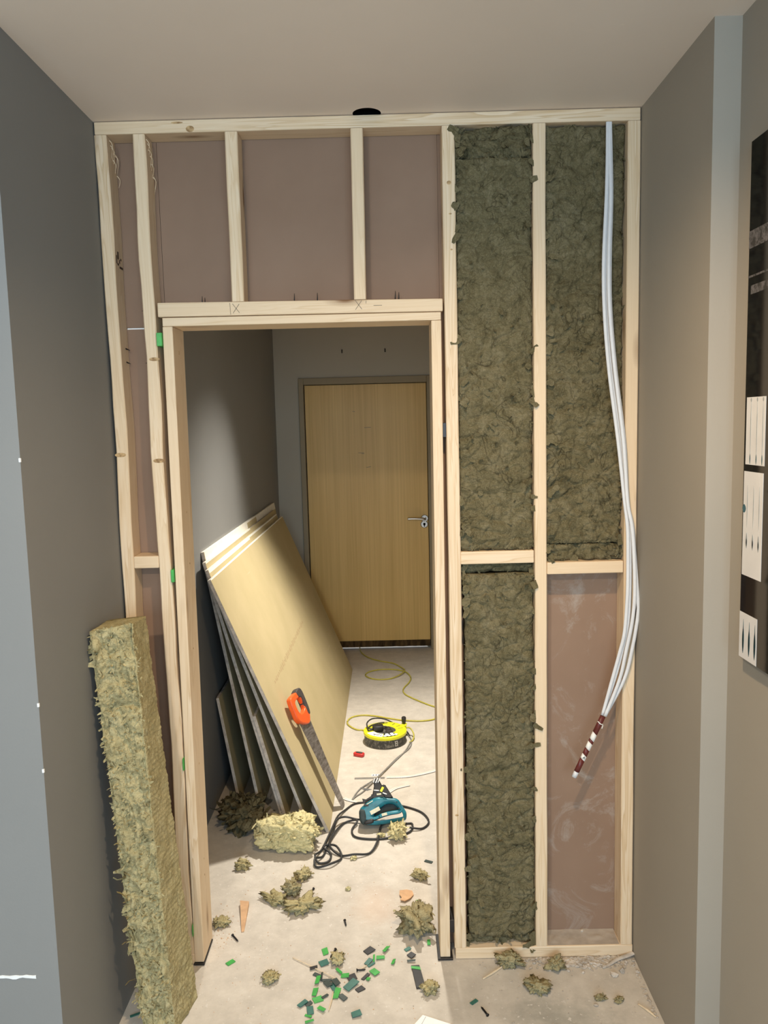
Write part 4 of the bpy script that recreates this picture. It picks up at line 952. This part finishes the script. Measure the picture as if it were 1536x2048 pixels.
profile('motor_cap', [roundloop(jp([(262, 1010), (330, 975), (400, 1000), (430, 1090), (440, 1200), (400, 1300), (330, 1318), (272, 1245), (254, 1110)]), 3)], 0.067, 0.008, MAT_JIGD, JM, jig, 2)
profile('lead_boot', [roundloop(jp([(400, 1250), (540, 1205), (600, 1215), (600, 1290), (480, 1320), (380, 1320)]), 2)], 0.072, 0.006, MAT_BLACKP, JM, jig, 2)
J2 = JM @ Matrix.Translation((0, 0, -0.004))
profile('gear_head', [jp([(560, 720), (590, 600), (620, 460), (600, 340), (650, 290), (740, 300), (790, 400), (880, 540), (960, 700), (930, 760), (620, 770)])], 0.048, 0.004, MAT_BLACKP, J2, jig, 1)
profile('shoe', [jp([(815, 450), (850, 430), (900, 445), (1075, 725), (1010, 745), (880, 730), (770, 520)])], 0.066, 0.003, MAT_BLACKM, J2, jig, 1)
for (x, y, w, h, a, mt, nm, dz) in ((815, 545, 60, 120, 0.5, MAT_YEL, 'yellow_label', 0.0335), (880, 640, 110, 26, 0.35, MAT_ALU, 'plunger', 0.034), (690, 330, 28, 130, 0.45, MAT_ALU, 'blade_guard', 0.024), (625, 330, 24, 110, 0.3, MAT_ALU, 'blade_guard', 0.024),
                                    (745, 330, 22, 120, 0.55, MAT_ALU, 'blade_guard', 0.024), (740, 650, 110, 40, -0.1, MAT_CREAM, 'name_plate', 0.0235), (640, 1025, 245, 92, -0.45, MAT_CREAM, 'name_plate', 0.0305), (862, 1112, 130, 62, -0.22, MAT_CREAM, 'name_plate', 0.0305), (430, 900, 120, 46, 0.12, MAT_BLACKP, 'air_slot', 0.0295), (505, 845, 190, 20, -0.5, MAT_CREAM, 'cream_strip', 0.029),  # the narrow cream strip lies along the upper body
                                    (865, 850, 60, 90, 0.1, MAT_BLACKP, 'trigger', 0.022), (680, 560, 130, 24, 0.1, MAT_ALU, 'roller_guide', 0.0245), (1165, 840, 34, 26, 0, MAT_BLACKP, 'screw_recess', 0.0302), (740, 1160, 34, 26, 0, MAT_BLACKP, 'screw_recess', 0.0302), (1215, 985, 30, 30, 0, MAT_BLACKP, 'screw_recess', 0.0302)):
    ca, sa = math.cos(-a), math.sin(-a)
    q = [((x-768)*k_+(px*ca-py*sa)*k_, (1340-y)*k_+(px*sa+py*ca)*k_) for px, py in ((-w/2, -h/2), (w/2, -h/2), (w/2, h/2), (-w/2, h/2))]
    profile(nm, [q], 0.003, 0.0006, mt, JM @ Matrix.Translation((0, 0, dz)), jig, 1)
profile('base_bracket', [jp([(330, 740), (420, 760), (540, 690), (560, 640), (600, 660), (590, 740), (430, 800), (400, 860), (355, 830)])], 0.05, 0.002, MAT_BLACKM, J2, jig, 1)
for k in range(8):
    a = 0.75+0.14*k; p0 = Vector(((560-768)*k_, (1340-520)*k_, -0.01)); L = 0.045-0.0015*k
    p1_ = p0+Vector((-math.cos(a-0.75)*L*1.05, -math.sin(a-0.75)*L*0.45+0.008, 0.0))
    tube('wire_fin', [JM @ p0, JM @ ((p0+p1_)/2), JM @ p1_], 0.0008, MAT_GCORD, jig, 5, 1)
JC = [(-0.096, 0.851), (-0.145, 0.827), (-0.205, 0.845), (-0.238, 0.805), (-0.246, 0.780), (-0.250, 0.745), (-0.252, 0.699), (-0.253, 0.626), (-0.21, 0.579), (-0.158, 0.569), (-0.102, 0.591), (-0.073, 0.656), (-0.068, 0.734), (-0.056, 0.775), (-0.009, 0.795), (0.033, 0.805), (0.062, 0.800), (0.05, 0.738), (-0.033, 0.697), (-0.104, 0.692), (-0.162, 0.712), (-0.175, 0.766), (-0.156, 0.816), (-0.206, 0.822), (-0.240, 0.733), (-0.262, 0.648), (-0.275, 0.575), (-0.300, 0.540), (-0.291, 0.504), (-0.24, 0.51), (-0.205, 0.563), (-0.226, 0.621), (-0.262, 0.640), (-0.274, 0.620), (-0.246, 0.589), (-0.251, 0.541), (-0.285, 0.531), (-0.302, 0.562), (-0.282, 0.624), (-0.255, 0.742), (-0.236, 0.852), (-0.208, 0.93), (-0.175, 0.979), (-0.13, 0.992), (-0.086, 0.985), (-0.037, 0.972), (0.031, 0.949), (0.102, 0.895), (0.129, 0.817), (0.101, 0.763), (0.05, 0.756)]
R = random.Random(9)
pts = [(x, y, 0.005+R.choice((0, 0, 0.009, 0.012))) for x, y in JC]; pts[0] = (-0.092, 0.845, 0.022); pts[3] = (-0.238, 0.805, 0.026); pts[2] = (-0.205, 0.840, 0.020)
tube('lead', pts, 0.0041, MAT_BCORD, jig, 8, 6)
GF = [(0.064, 1.726), (0.084, 1.649), (0.073, 1.548), (0.008, 1.428), (-0.053, 1.277), (-0.094, 1.195), (-0.155, 1.118), (-0.184, 1.026)]
GF2 = [(0.08, 1.62), (0.049, 1.507), (-0.004, 1.389), (-0.058, 1.265), (-0.094, 1.189), (-0.139, 1.095), (-0.168, 1.052), (-0.1825, 1.026)]
tag(tube('flex', [(x, y, 0.0090 if 1.18 < y < 1.33 else 0.0040) for x, y in GF+[(-0.181, 1.022)]+GF2[::-1]], 0.0030, MAT_GCORD, None, 8, 6), 'thin grey flex doubled back on itself, running from the reel to the jigsaw', 'cable')

# ------------------------------------------------------------------ small things on the floor
# perforated plaster beads
def bead(label, P, w):
    P = smoothpath([(x, y, 0.0) for x, y in P], 14); n = len(P); V = []; Fc = []
    for i, p in enumerate(P):
        t = (P[min(i+1, n-1)]-P[max(i-1, 0)]).normalized(); s = Vector((-t.y, t.x, 0))
        for k, z in ((-1, 0.0012), (-0.15, 0.0020), (0.0, 0.0055), (0.15, 0.0020), (1, 0.0012)): q = p+s*w*k; V.append((q.x, q.y, z))
    for i in range(n-1):
        for k in range(4): Fc.append((i*5+k, i*5+k+1, i*5+k+6, i*5+k+5))
    root = thing('plaster_bead', label, 'bead', tuple(P[0]))
    mesh('strip', V, Fc, MAT_WHITEP, root)
    V = []; Fc = []
    for i in range(1, n-1):
        p = P[i]; t = (P[i+1]-P[i-1]).normalized(); s = Vector((-t.y, t.x, 0)); c = p-s*w*0.9
        q = len(V)
        for a, b_ in ((-1, -1), (1, -1), (1, 1), (-1, 1)): e = c+t*a*0.0030+s*b_*0.0014; V.append((e.x, e.y, 0.0024))
        for a, b_ in ((-1, -1), (1, -1), (1, 1), (-1, 1)): e = c+t*a*0.0030+s*b_*0.0014; V.append((e.x, e.y, 0.0008))
        Fc += [(q, q+1, q+2, q+3), (q, q+4, q+5, q+1), (q+1, q+5, q+6, q+2), (q+2, q+6, q+7, q+3), (q+3, q+7, q+4, q)]
    h = mesh('perforations', V, Fc, MAT_GCORD, root); h['kind'] = 'stuff'
bead('long white perforated plaster bead running right across the floor behind the jigsaw', [(-0.04, 1.232), (0.05, 1.235), (0.12, 1.258), (0.20, 1.300), (0.30, 1.36)], 0.011)
bead('short white perforated plaster bead passing under the jigsaw tip', [(-0.225, 1.040), (-0.18, 1.010), (-0.12, 1.000), (-0.05, 1.060), (0.0, 1.120), (0.06, 1.150)], 0.010)
ms = thing('metal_strip', 'short flat slotted metal strip on the floor behind the jigsaw', 'strip', (-0.115, 1.227, 0))
box('strip', -0.184, -0.048, 1.2195, 1.2345, 0.0008, 0.0022, MAT_ALU, ms, 0.0004); box('slot', -0.176, -0.062, 1.2215, 1.2245, 0.0022, 0.0026, MAT_GCORD, ms); box('slot', -0.180, -0.056, 1.2300, 1.2325, 0.0022, 0.0026, MAT_GCORD, ms)
sl = thing('punched_plate', 'tiny white punched plate with three black holes, beside the metal strip', 'plate', (-0.087, 1.256, 0))
box('plate', -0.107, -0.067, 1.247, 1.265, 0.0008, 0.0020, MAT_PAPER, sl)
for x in (-0.0995, -0.0870, -0.0745): lathe('punched_hole', [(0.0038, 0.0019), (0.0038, 0.0025)], MAT_DARK, sl, 14, Matrix.Translation((x, 1.256, 0)), False)
rc = thing('red_clip', 'small red plastic clip on the floor in front of the cable reel', 'clip', (-0.172, 1.474, 0))
MC = Matrix.Translation((-0.172, 1.472, 0.009)) @ Matrix.Rotation(-0.35, 4, 'Z')
profile('clip_body', [roundloop([(-0.024, -0.010), (0.020, -0.014), (0.026, 0.0), (0.020, 0.014), (-0.020, 0.014), (-0.026, 0.004)], 2)], 0.016, 0.004, MAT_RED, MC, rc, 2)
profile('clip_lever', [roundloop([(-0.014, -0.004), (0.014, -0.006), (0.016, 0.006), (-0.012, 0.007)], 2)], 0.004, 0.001, MAT_RUBBER, MC @ Matrix.Translation((0, 0, 0.009)), rc, 1)

# plastic packer offcuts scattered in front of the doorway
SH = [(-0.225, 0.045, 0.018, 0.031, 0.3, 'g'), (-0.224, -0.008, 0.028, 0.024, 0.43, 't'), (-0.253, -0.03, 0.025, 0.012, 0.29, 'b'), (-0.241, -0.058, 0.025, 0.014, -0.55, 'd'), (-0.227, -0.068, 0.006, 0.033, 0.0, 'd'), (-0.237, -0.082, 0.013, 0.033, -0.15, 'g'), (-0.212, -0.08, 0.031, 0.009, 0.0, 'd'), (-0.207, -0.097, 0.031, 0.018, -0.95, 'd'), (-0.184, -0.092, 0.031, 0.019, -1.03, 'd'), (-0.19, -0.109, 0.043, 0.015, -1.1, 't'), (-0.179, -0.135, 0.018, 0.043, -0.14, 'g'), (-0.178, -0.047, 0.007, 0.032, 0.67, 'g'), (-0.16, -0.064, 0.026, 0.019, -0.15, 'g'), (-0.14, -0.073, 0.028, 0.029, 0.42, 'b'), (-0.141, -0.105, 0.045, 0.025, 0.86, 't'), (-0.114, -0.119, 0.027, 0.019, 0.66, 'b'), (-0.161, -0.151, 0.029, 0.018, -0.85, 'd'), (-0.241, -0.131, 0.014, 0.032, -0.14, 'g'), (-0.231, -0.156, 0.029, 0.023, 0.41, 'g'), (-0.211, -0.146, 0.01, 0.024, -0.86, 'd'), (-0.27, -0.174, 0.031, 0.014, 0.8, 't'), (-0.254, -0.173, 0.023, 0.014, 0.76, 'd'), (-0.248, -0.199, 0.019, 0.032, 0.22, 't'), (-0.217, -0.196, 0.026, 0.013, -0.71, 'g'), (-0.251, -0.218, 0.024, 0.008, -0.41, 'g'), (-0.245, -0.24, 0.025, 0.008, 0.22, 'g'), (-0.121, -0.218, 0.027, 0.022, 0.33, 't'), (-0.1, -0.069, 0.031, 0.011, 0.92, 'b'), (-0.092, -0.08, 0.011, 0.013, -0.55, 'g'), (-0.074, -0.054, 0.027, 0.022, -0.87, 'g'), (-0.093, -0.007, 0.029, 0.016, 0.96, 't'), (-0.077, 0.007, 0.006, 0.033, 0.0, 'g'), (-0.057, 0.01, 0.026, 0.015, 0.06, 'g'), (-0.084, -0.018, 0.027, 0.008, 0.74, 't'), (-0.019, -0.01, 0.01, 0.022, -0.29, 'g'), (-0.041, 0.046, 0.012, 0.03, -0.56, 'g'), (-0.092, 0.045, 0.031, 0.024, 0.68, 'b'), (0.035, 0.018, 0.021, 0.023, 0.78, 'b'), (0.034, -0.008, 0.027, 0.007, 0.0, 'd'), (0.025, 0.048, 0.021, 0.014, 0.56, 't'), (0.09, 0.076, 0.01, 0.026, 0.0, 'g')]
ORD = ['first', 'second', 'third', 'fourth', 'fifth', 'sixth', 'seventh', 'eighth', 'ninth', 'tenth', 'eleventh', 'twelfth', 'thirteenth', 'fourteenth', 'fifteenth', 'sixteenth', 'seventeenth', 'eighteenth', 'nineteenth', 'twentieth', 'twenty-first', 'twenty-second']
CM = {'g': (MAT_GREEN, 'bright green'), 't': (MAT_TEAL, 'teal green'), 'd': (MAT_DGREEN, 'dark grey-green'), 'b': (MAT_BLACKP, 'black')}
R = random.Random(2); rank = {}
for c in 'gtdb':
    for i, s in enumerate(sorted([s for s in SH if s[5] == c])): rank[s] = i
for i, s in enumerate(SH):
    x, y, L, Wd, a, c = s; ca, sa = math.cos(a), math.sin(a)
    q = []
    for px, py in ((-L/2, -Wd/2), (L/2, -Wd/2), (L/2, Wd/2), (-L/2, Wd/2)):
        px *= R.uniform(0.82, 1.05); py *= R.uniform(0.82, 1.05); q.append((x+px*ca-py*sa, y+px*sa+py*ca))
    z0 = 0.0006+0.0014*(i % 3); tl = R.uniform(0, 0.0035)
    shape = 'narrow' if max(L, Wd)/min(L, Wd) > 2.6 else ('oblong' if max(L, Wd)/min(L, Wd) > 1.45 else 'square')
    o = hexa('packer_scrap', [(q[k][0], q[k][1], z0+(tl if k in (1, 2) else 0)) for k in range(4)], [(q[k][0], q[k][1], z0+0.0022+(tl if k in (1, 2) else 0)) for k in range(4)], CM[c][0], None, 0.0004)
    tag(o, '%s %s plastic scrap, %s from left of the %s scraps' % (shape, CM[c][1], ORD[rank[s]], CM[c][1]), 'plastic scrap', 'plastic packer scraps scattered before the doorway')
for x, y, L, Wd, a, mt, lab in ((-0.505, 0.005, 0.026, 0.016, 0.8, MAT_GREEN, 'lone green plastic scrap on the floor near the left jamb'), (0.068, 0.286, 0.026, 0.007, -1.0, MAT_GREEN, 'thin green plastic sliver behind the large brown wool tuft'),
                                 (0.201, -0.178, 0.024, 0.011, 0.7, MAT_TEAL, 'lone dark green plastic scrap on the grey concrete before the right bays'), (0.113, 0.531, 0.030, 0.014, -0.5, MAT_DGREEN, 'lone grey plastic scrap on the lit floor by the right jamb'),
                                 (-0.724, -0.20, 0.030, 0.008, 0.5, MAT_TEAL, 'teal plastic sliver on the floor behind the leaning wool batt')):
    ca, sa = math.cos(a), math.sin(a)
    q = [(x+px*ca-py*sa, y+px*sa+py*ca) for px, py in ((-L/2, -Wd/2), (L/2, -Wd/2), (L/2, Wd/2), (-L/2, Wd/2))]
    tag(hexa('packer_scrap', [(a_, b_, 0.0006) for a_, b_ in q], [(a_, b_, 0.0028) for a_, b_ in q], mt, None, 0.0004), lab, 'plastic scrap')
q = [(0.033, -0.028), (0.057, -0.027), (0.071, -0.118), (0.045, -0.123)][::-1]
bar = thing('black_strip', 'long black plastic packer strip with a green band, on the floor by the right jamb', 'packer', (0.05, -0.075, 0))
hexa('strip', [(a, b_, 0.0006) for a, b_ in q], [(a, b_, 0.0050) for a, b_ in q], MAT_BLACKP, bar, 0.0006)
q = [(0.0320, -0.033), (0.0585, -0.037), (0.0600, -0.050), (0.0335, -0.043)][::-1]
hexa('green_band', [(a, b_, 0.0051) for a, b_ in q], [(a, b_, 0.0066) for a, b_ in q], MAT_GREEN, bar, 0.0003)

# screws
def screw(a, b_, lab, r=0.0026):
    a = Vector((*a, 0.0045)); b_ = Vector((*b_, 0.003)); t = (b_-a).normalized(); n = 34; P = []
    V, F = tubegeo([a, a+t*0.0022, a+t*0.005, b_], lambda s: (0.0046, 0.0046, 0.002, 0.0006)[round(s*3)], 8)
    root = thing('drywall_screw', lab, 'screw', tuple(a), 'black screws lying on the floor')
    V, F = tubegeo([a, a+t*0.0014, a+t*0.0050], lambda s: (0.0045, 0.0044, 0.0018)[round(s*2)], 10); mesh('screw_head', V, F, MAT_SCREW, root, True)
    path = [a+t*(0.005+(b_-a-t*0.005).length*i/n) for i in range(n+1)]
    V, F = tubegeo(path, lambda s: (0.0019+0.0009*(round(s*n) % 2))*(1-max(0, s-0.8)*4), 8); mesh('shank', V, F, MAT_SCREW, root, True)
for a, b_, lab in (((-0.290, 0.373), (-0.305, 0.337), 'black screw on the floor behind the three joined wool scraps'), ((-0.523, 0.13), (-0.499, 0.099), 'black screw on the floor near the foot of the left jamb'),
                   ((-0.194, 0.052), (-0.208, 0.015), 'black screw on the floor beside a teal plastic scrap'), ((-0.174, 0.193), (-0.168, 0.165), 'short black screw on the floor midway through the doorway'),
                   ((-0.127, -0.044), (-0.100, -0.040), 'black screw crossing a pale splinter among the plastic scraps'), ((0.011, 0.246), (0.032, 0.262), 'black screw on the floor behind the large brown wool tuft'),
                   ((0.232, -0.232), (0.218, -0.198), 'black screw on the grey concrete before the right bays')):
    screw(a, b_, lab)

# splinters, wedge, offcut, card
def stick(a, b_, r, lab, mat=MAT_SPLINT):
    a = Vector((*a, 0.003)); b_ = Vector((*b_, 0.003)); m = (a+b_)/2+Vector((0.002, -0.001, 0.001))
    return tag(tube('splinter', [a, m, b_], lambda t: r*(1-0.5*abs(t-0.5)*1.6), mat, None, 6, 5, 0.7), lab, 'splinter', 'pale wood splinters on the floor')
stick((-0.321, 0.018), (-0.18, -0.081), 0.0022, 'longest thin pale splinter, lying across the plastic scraps')
stick((-0.19, -0.128), (-0.197, -0.201), 0.0030, 'thick pale splinter in front of the plastic scraps')
stick((-0.097, -0.022), (-0.122, -0.044), 0.0022, 'short pale splinter beside the crossing screw')
stick((0.236, -0.09), (0.301, -0.038), 0.0042, 'pale curved wood strip before the sole plate of the right bays')
stick((0.644, -0.201), (0.676, -0.25), 0.0040, 'pale split wood sliver on the concrete by the right wall')
V = [(-0.529, 0.294, 0.0008), (-0.498, 0.288, 0.0008), (-0.490, 0.150, 0.0008), (-0.498, 0.147, 0.0008), (-0.529, 0.294, 0.016), (-0.498, 0.288, 0.016), (-0.490, 0.150, 0.003), (-0.498, 0.147, 0.003)]
tag(mesh('timber_wedge', V, [(3, 2, 1, 0), (4, 5, 6, 7), (0, 1, 5, 4), (1, 2, 6, 5), (2, 3, 7, 6), (3, 0, 4, 7)], MAT_BROWNW), 'pointed brown timber wedge on the floor by the left jamb', 'wedge')
Pq = [(0.005, 0.352), (0.030, 0.356), (0.048, 0.348), (0.052, 0.325), (0.040, 0.300), (0.022, 0.285), (0.006, 0.292), (0.012, 0.305), (0.004, 0.322)]
tag(mesh('wood_chip', [(x, y, 0.0008+0.004*(i > 3)) for i, (x, y) in enumerate(Pq)]+[(x, y, 0.004+0.004*(i > 3)) for i, (x, y) in enumerate(Pq)], [tuple(range(8, -1, -1)), tuple(range(9, 18))]+[(i, (i+1) % 9, 9+(i+1) % 9, 9+i) for i in range(9)], MAT_BROWNW), 'curled tan wood chip on the floor behind the large brown wool tuft', 'wood chip')
cd = thing('white_card', 'white card lying on the floor at the bottom edge of the photo', 'card', (0.075, -0.27, 0))
q = [(0.030, -0.262), (0.058, -0.223), (0.140, -0.262), (0.118, -0.305)]
hexa('sheet', [(a, b_, 0.0008) for a, b_ in q], [(a, b_, 0.0022) for a, b_ in q], MAT_PAPER, cd)
stroke_pts = [(0.064, -0.229), (0.048, -0.272)]
V, F = tubegeo([Vector((0.066, -0.230, 0.0022)), Vector((0.046, -0.274, 0.0022))], 0.0006, 5); mesh('fold_line', V, F, MAT_GCORD, cd)

# plaster rubble along the sole plate: small pieces nobody would count, and a few larger lumps
R = random.Random(31); V = []; Fc = []
def crumb(c, s, V, Fc):
    bm = bmesh.new(); bmesh.ops.create_icosphere(bm, subdivisions=1, radius=1.0); k = len(V)
    ax = (s*R.uniform(0.7, 1.4), s*R.uniform(0.6, 1.2), s*R.uniform(0.35, 0.7)); an = R.uniform(0, PI)
    for v in bm.verts:
        p = v.co*(1+R.uniform(-0.25, 0.25)); p = Vector((p.x*ax[0], p.y*ax[1], max(p.z, -0.6)*ax[2]))
        V.append((c[0]+p.x*math.cos(an)-p.y*math.sin(an), c[1]+p.x*math.sin(an)+p.y*math.cos(an), max(0.0006, p.z+ax[2]*0.6)))
    for f in bm.faces: Fc.append(tuple(k+v.index for v in f.verts))
    bm.free()
for _ in range(520):
    x = min(max(R.gauss(0.52, 0.075), 0.25), 0.685); y = -0.004-abs(R.gauss(0, 0.022)); crumb((x, y), R.choice((0.002, 0.003, 0.0045, 0.0065)), V, Fc)
for _ in range(130): crumb((R.uniform(0.2, 0.685), R.uniform(-0.28, -0.01)), R.choice((0.0012, 0.0018, 0.0026)), V, Fc)
for _ in range(60): crumb((0.684-abs(R.gauss(0, 0.006)), R.uniform(-0.25, -0.03)), R.choice((0.002, 0.003, 0.004)), V, Fc)
rb = mesh('plaster_rubble', V, Fc, MAT_RUBBLE); tag(rb, 'crumbs of grey plaster rubble along the sole plate and right wall', 'rubble', None, 'stuff')
V = []; Fc = []
for _ in range(260): crumb((R.uniform(-0.58, 0.11), R.uniform(-0.26, 0.55)), R.choice((0.0008, 0.0011, 0.0016)), V, Fc)
for _ in range(60): crumb((R.gauss(-0.57, 0.03), R.gauss(0.16, 0.05)), R.choice((0.0015, 0.0022)), V, Fc)
tag(mesh('floor_grit', V, Fc, MAT_BROWNW), 'fine brown sawdust grit sprinkled over the floor in the doorway', 'grit', None, 'stuff')
for x, y, s, lab in ((0.640, -0.070, 0.011, 'larger plaster lump in the corner by the right wall, upper of two'), (0.612, -0.085, 0.012, 'larger plaster lump in the corner by the right wall, lower of two'), (0.530, -0.20, 0.008, 'pale plaster lump alone on the concrete'), (0.555, 0.060, 0.008, 'plaster lump on the dusty sole plate of the open bay')):
    V = []; Fc = []; crumb((x, y), s, V, Fc)
    if y > 0: V = [(a, b_, c+0.0385) for a, b_, c in V]
    tag(mesh('plaster_lump', V, Fc, MAT_RUBBLE), lab, 'plaster lump', 'larger plaster lumps')
V = []; Fc = []
P = [(0.690, -0.004, 0.012), (0.672, -0.012, 0.010), (0.640, -0.022, 0.006), (0.610, -0.040, 0.003), (0.588, -0.052, 0.002)]
tag(tube('plaster_strip', P, lambda t: 0.009*(1-0.5*t), MAT_RUBBLE, None, 8, 6, 0.5, Vector((0, 0, 1))), 'curved grey strip of old filler lying in the corner by the right wall', 'plaster strip')
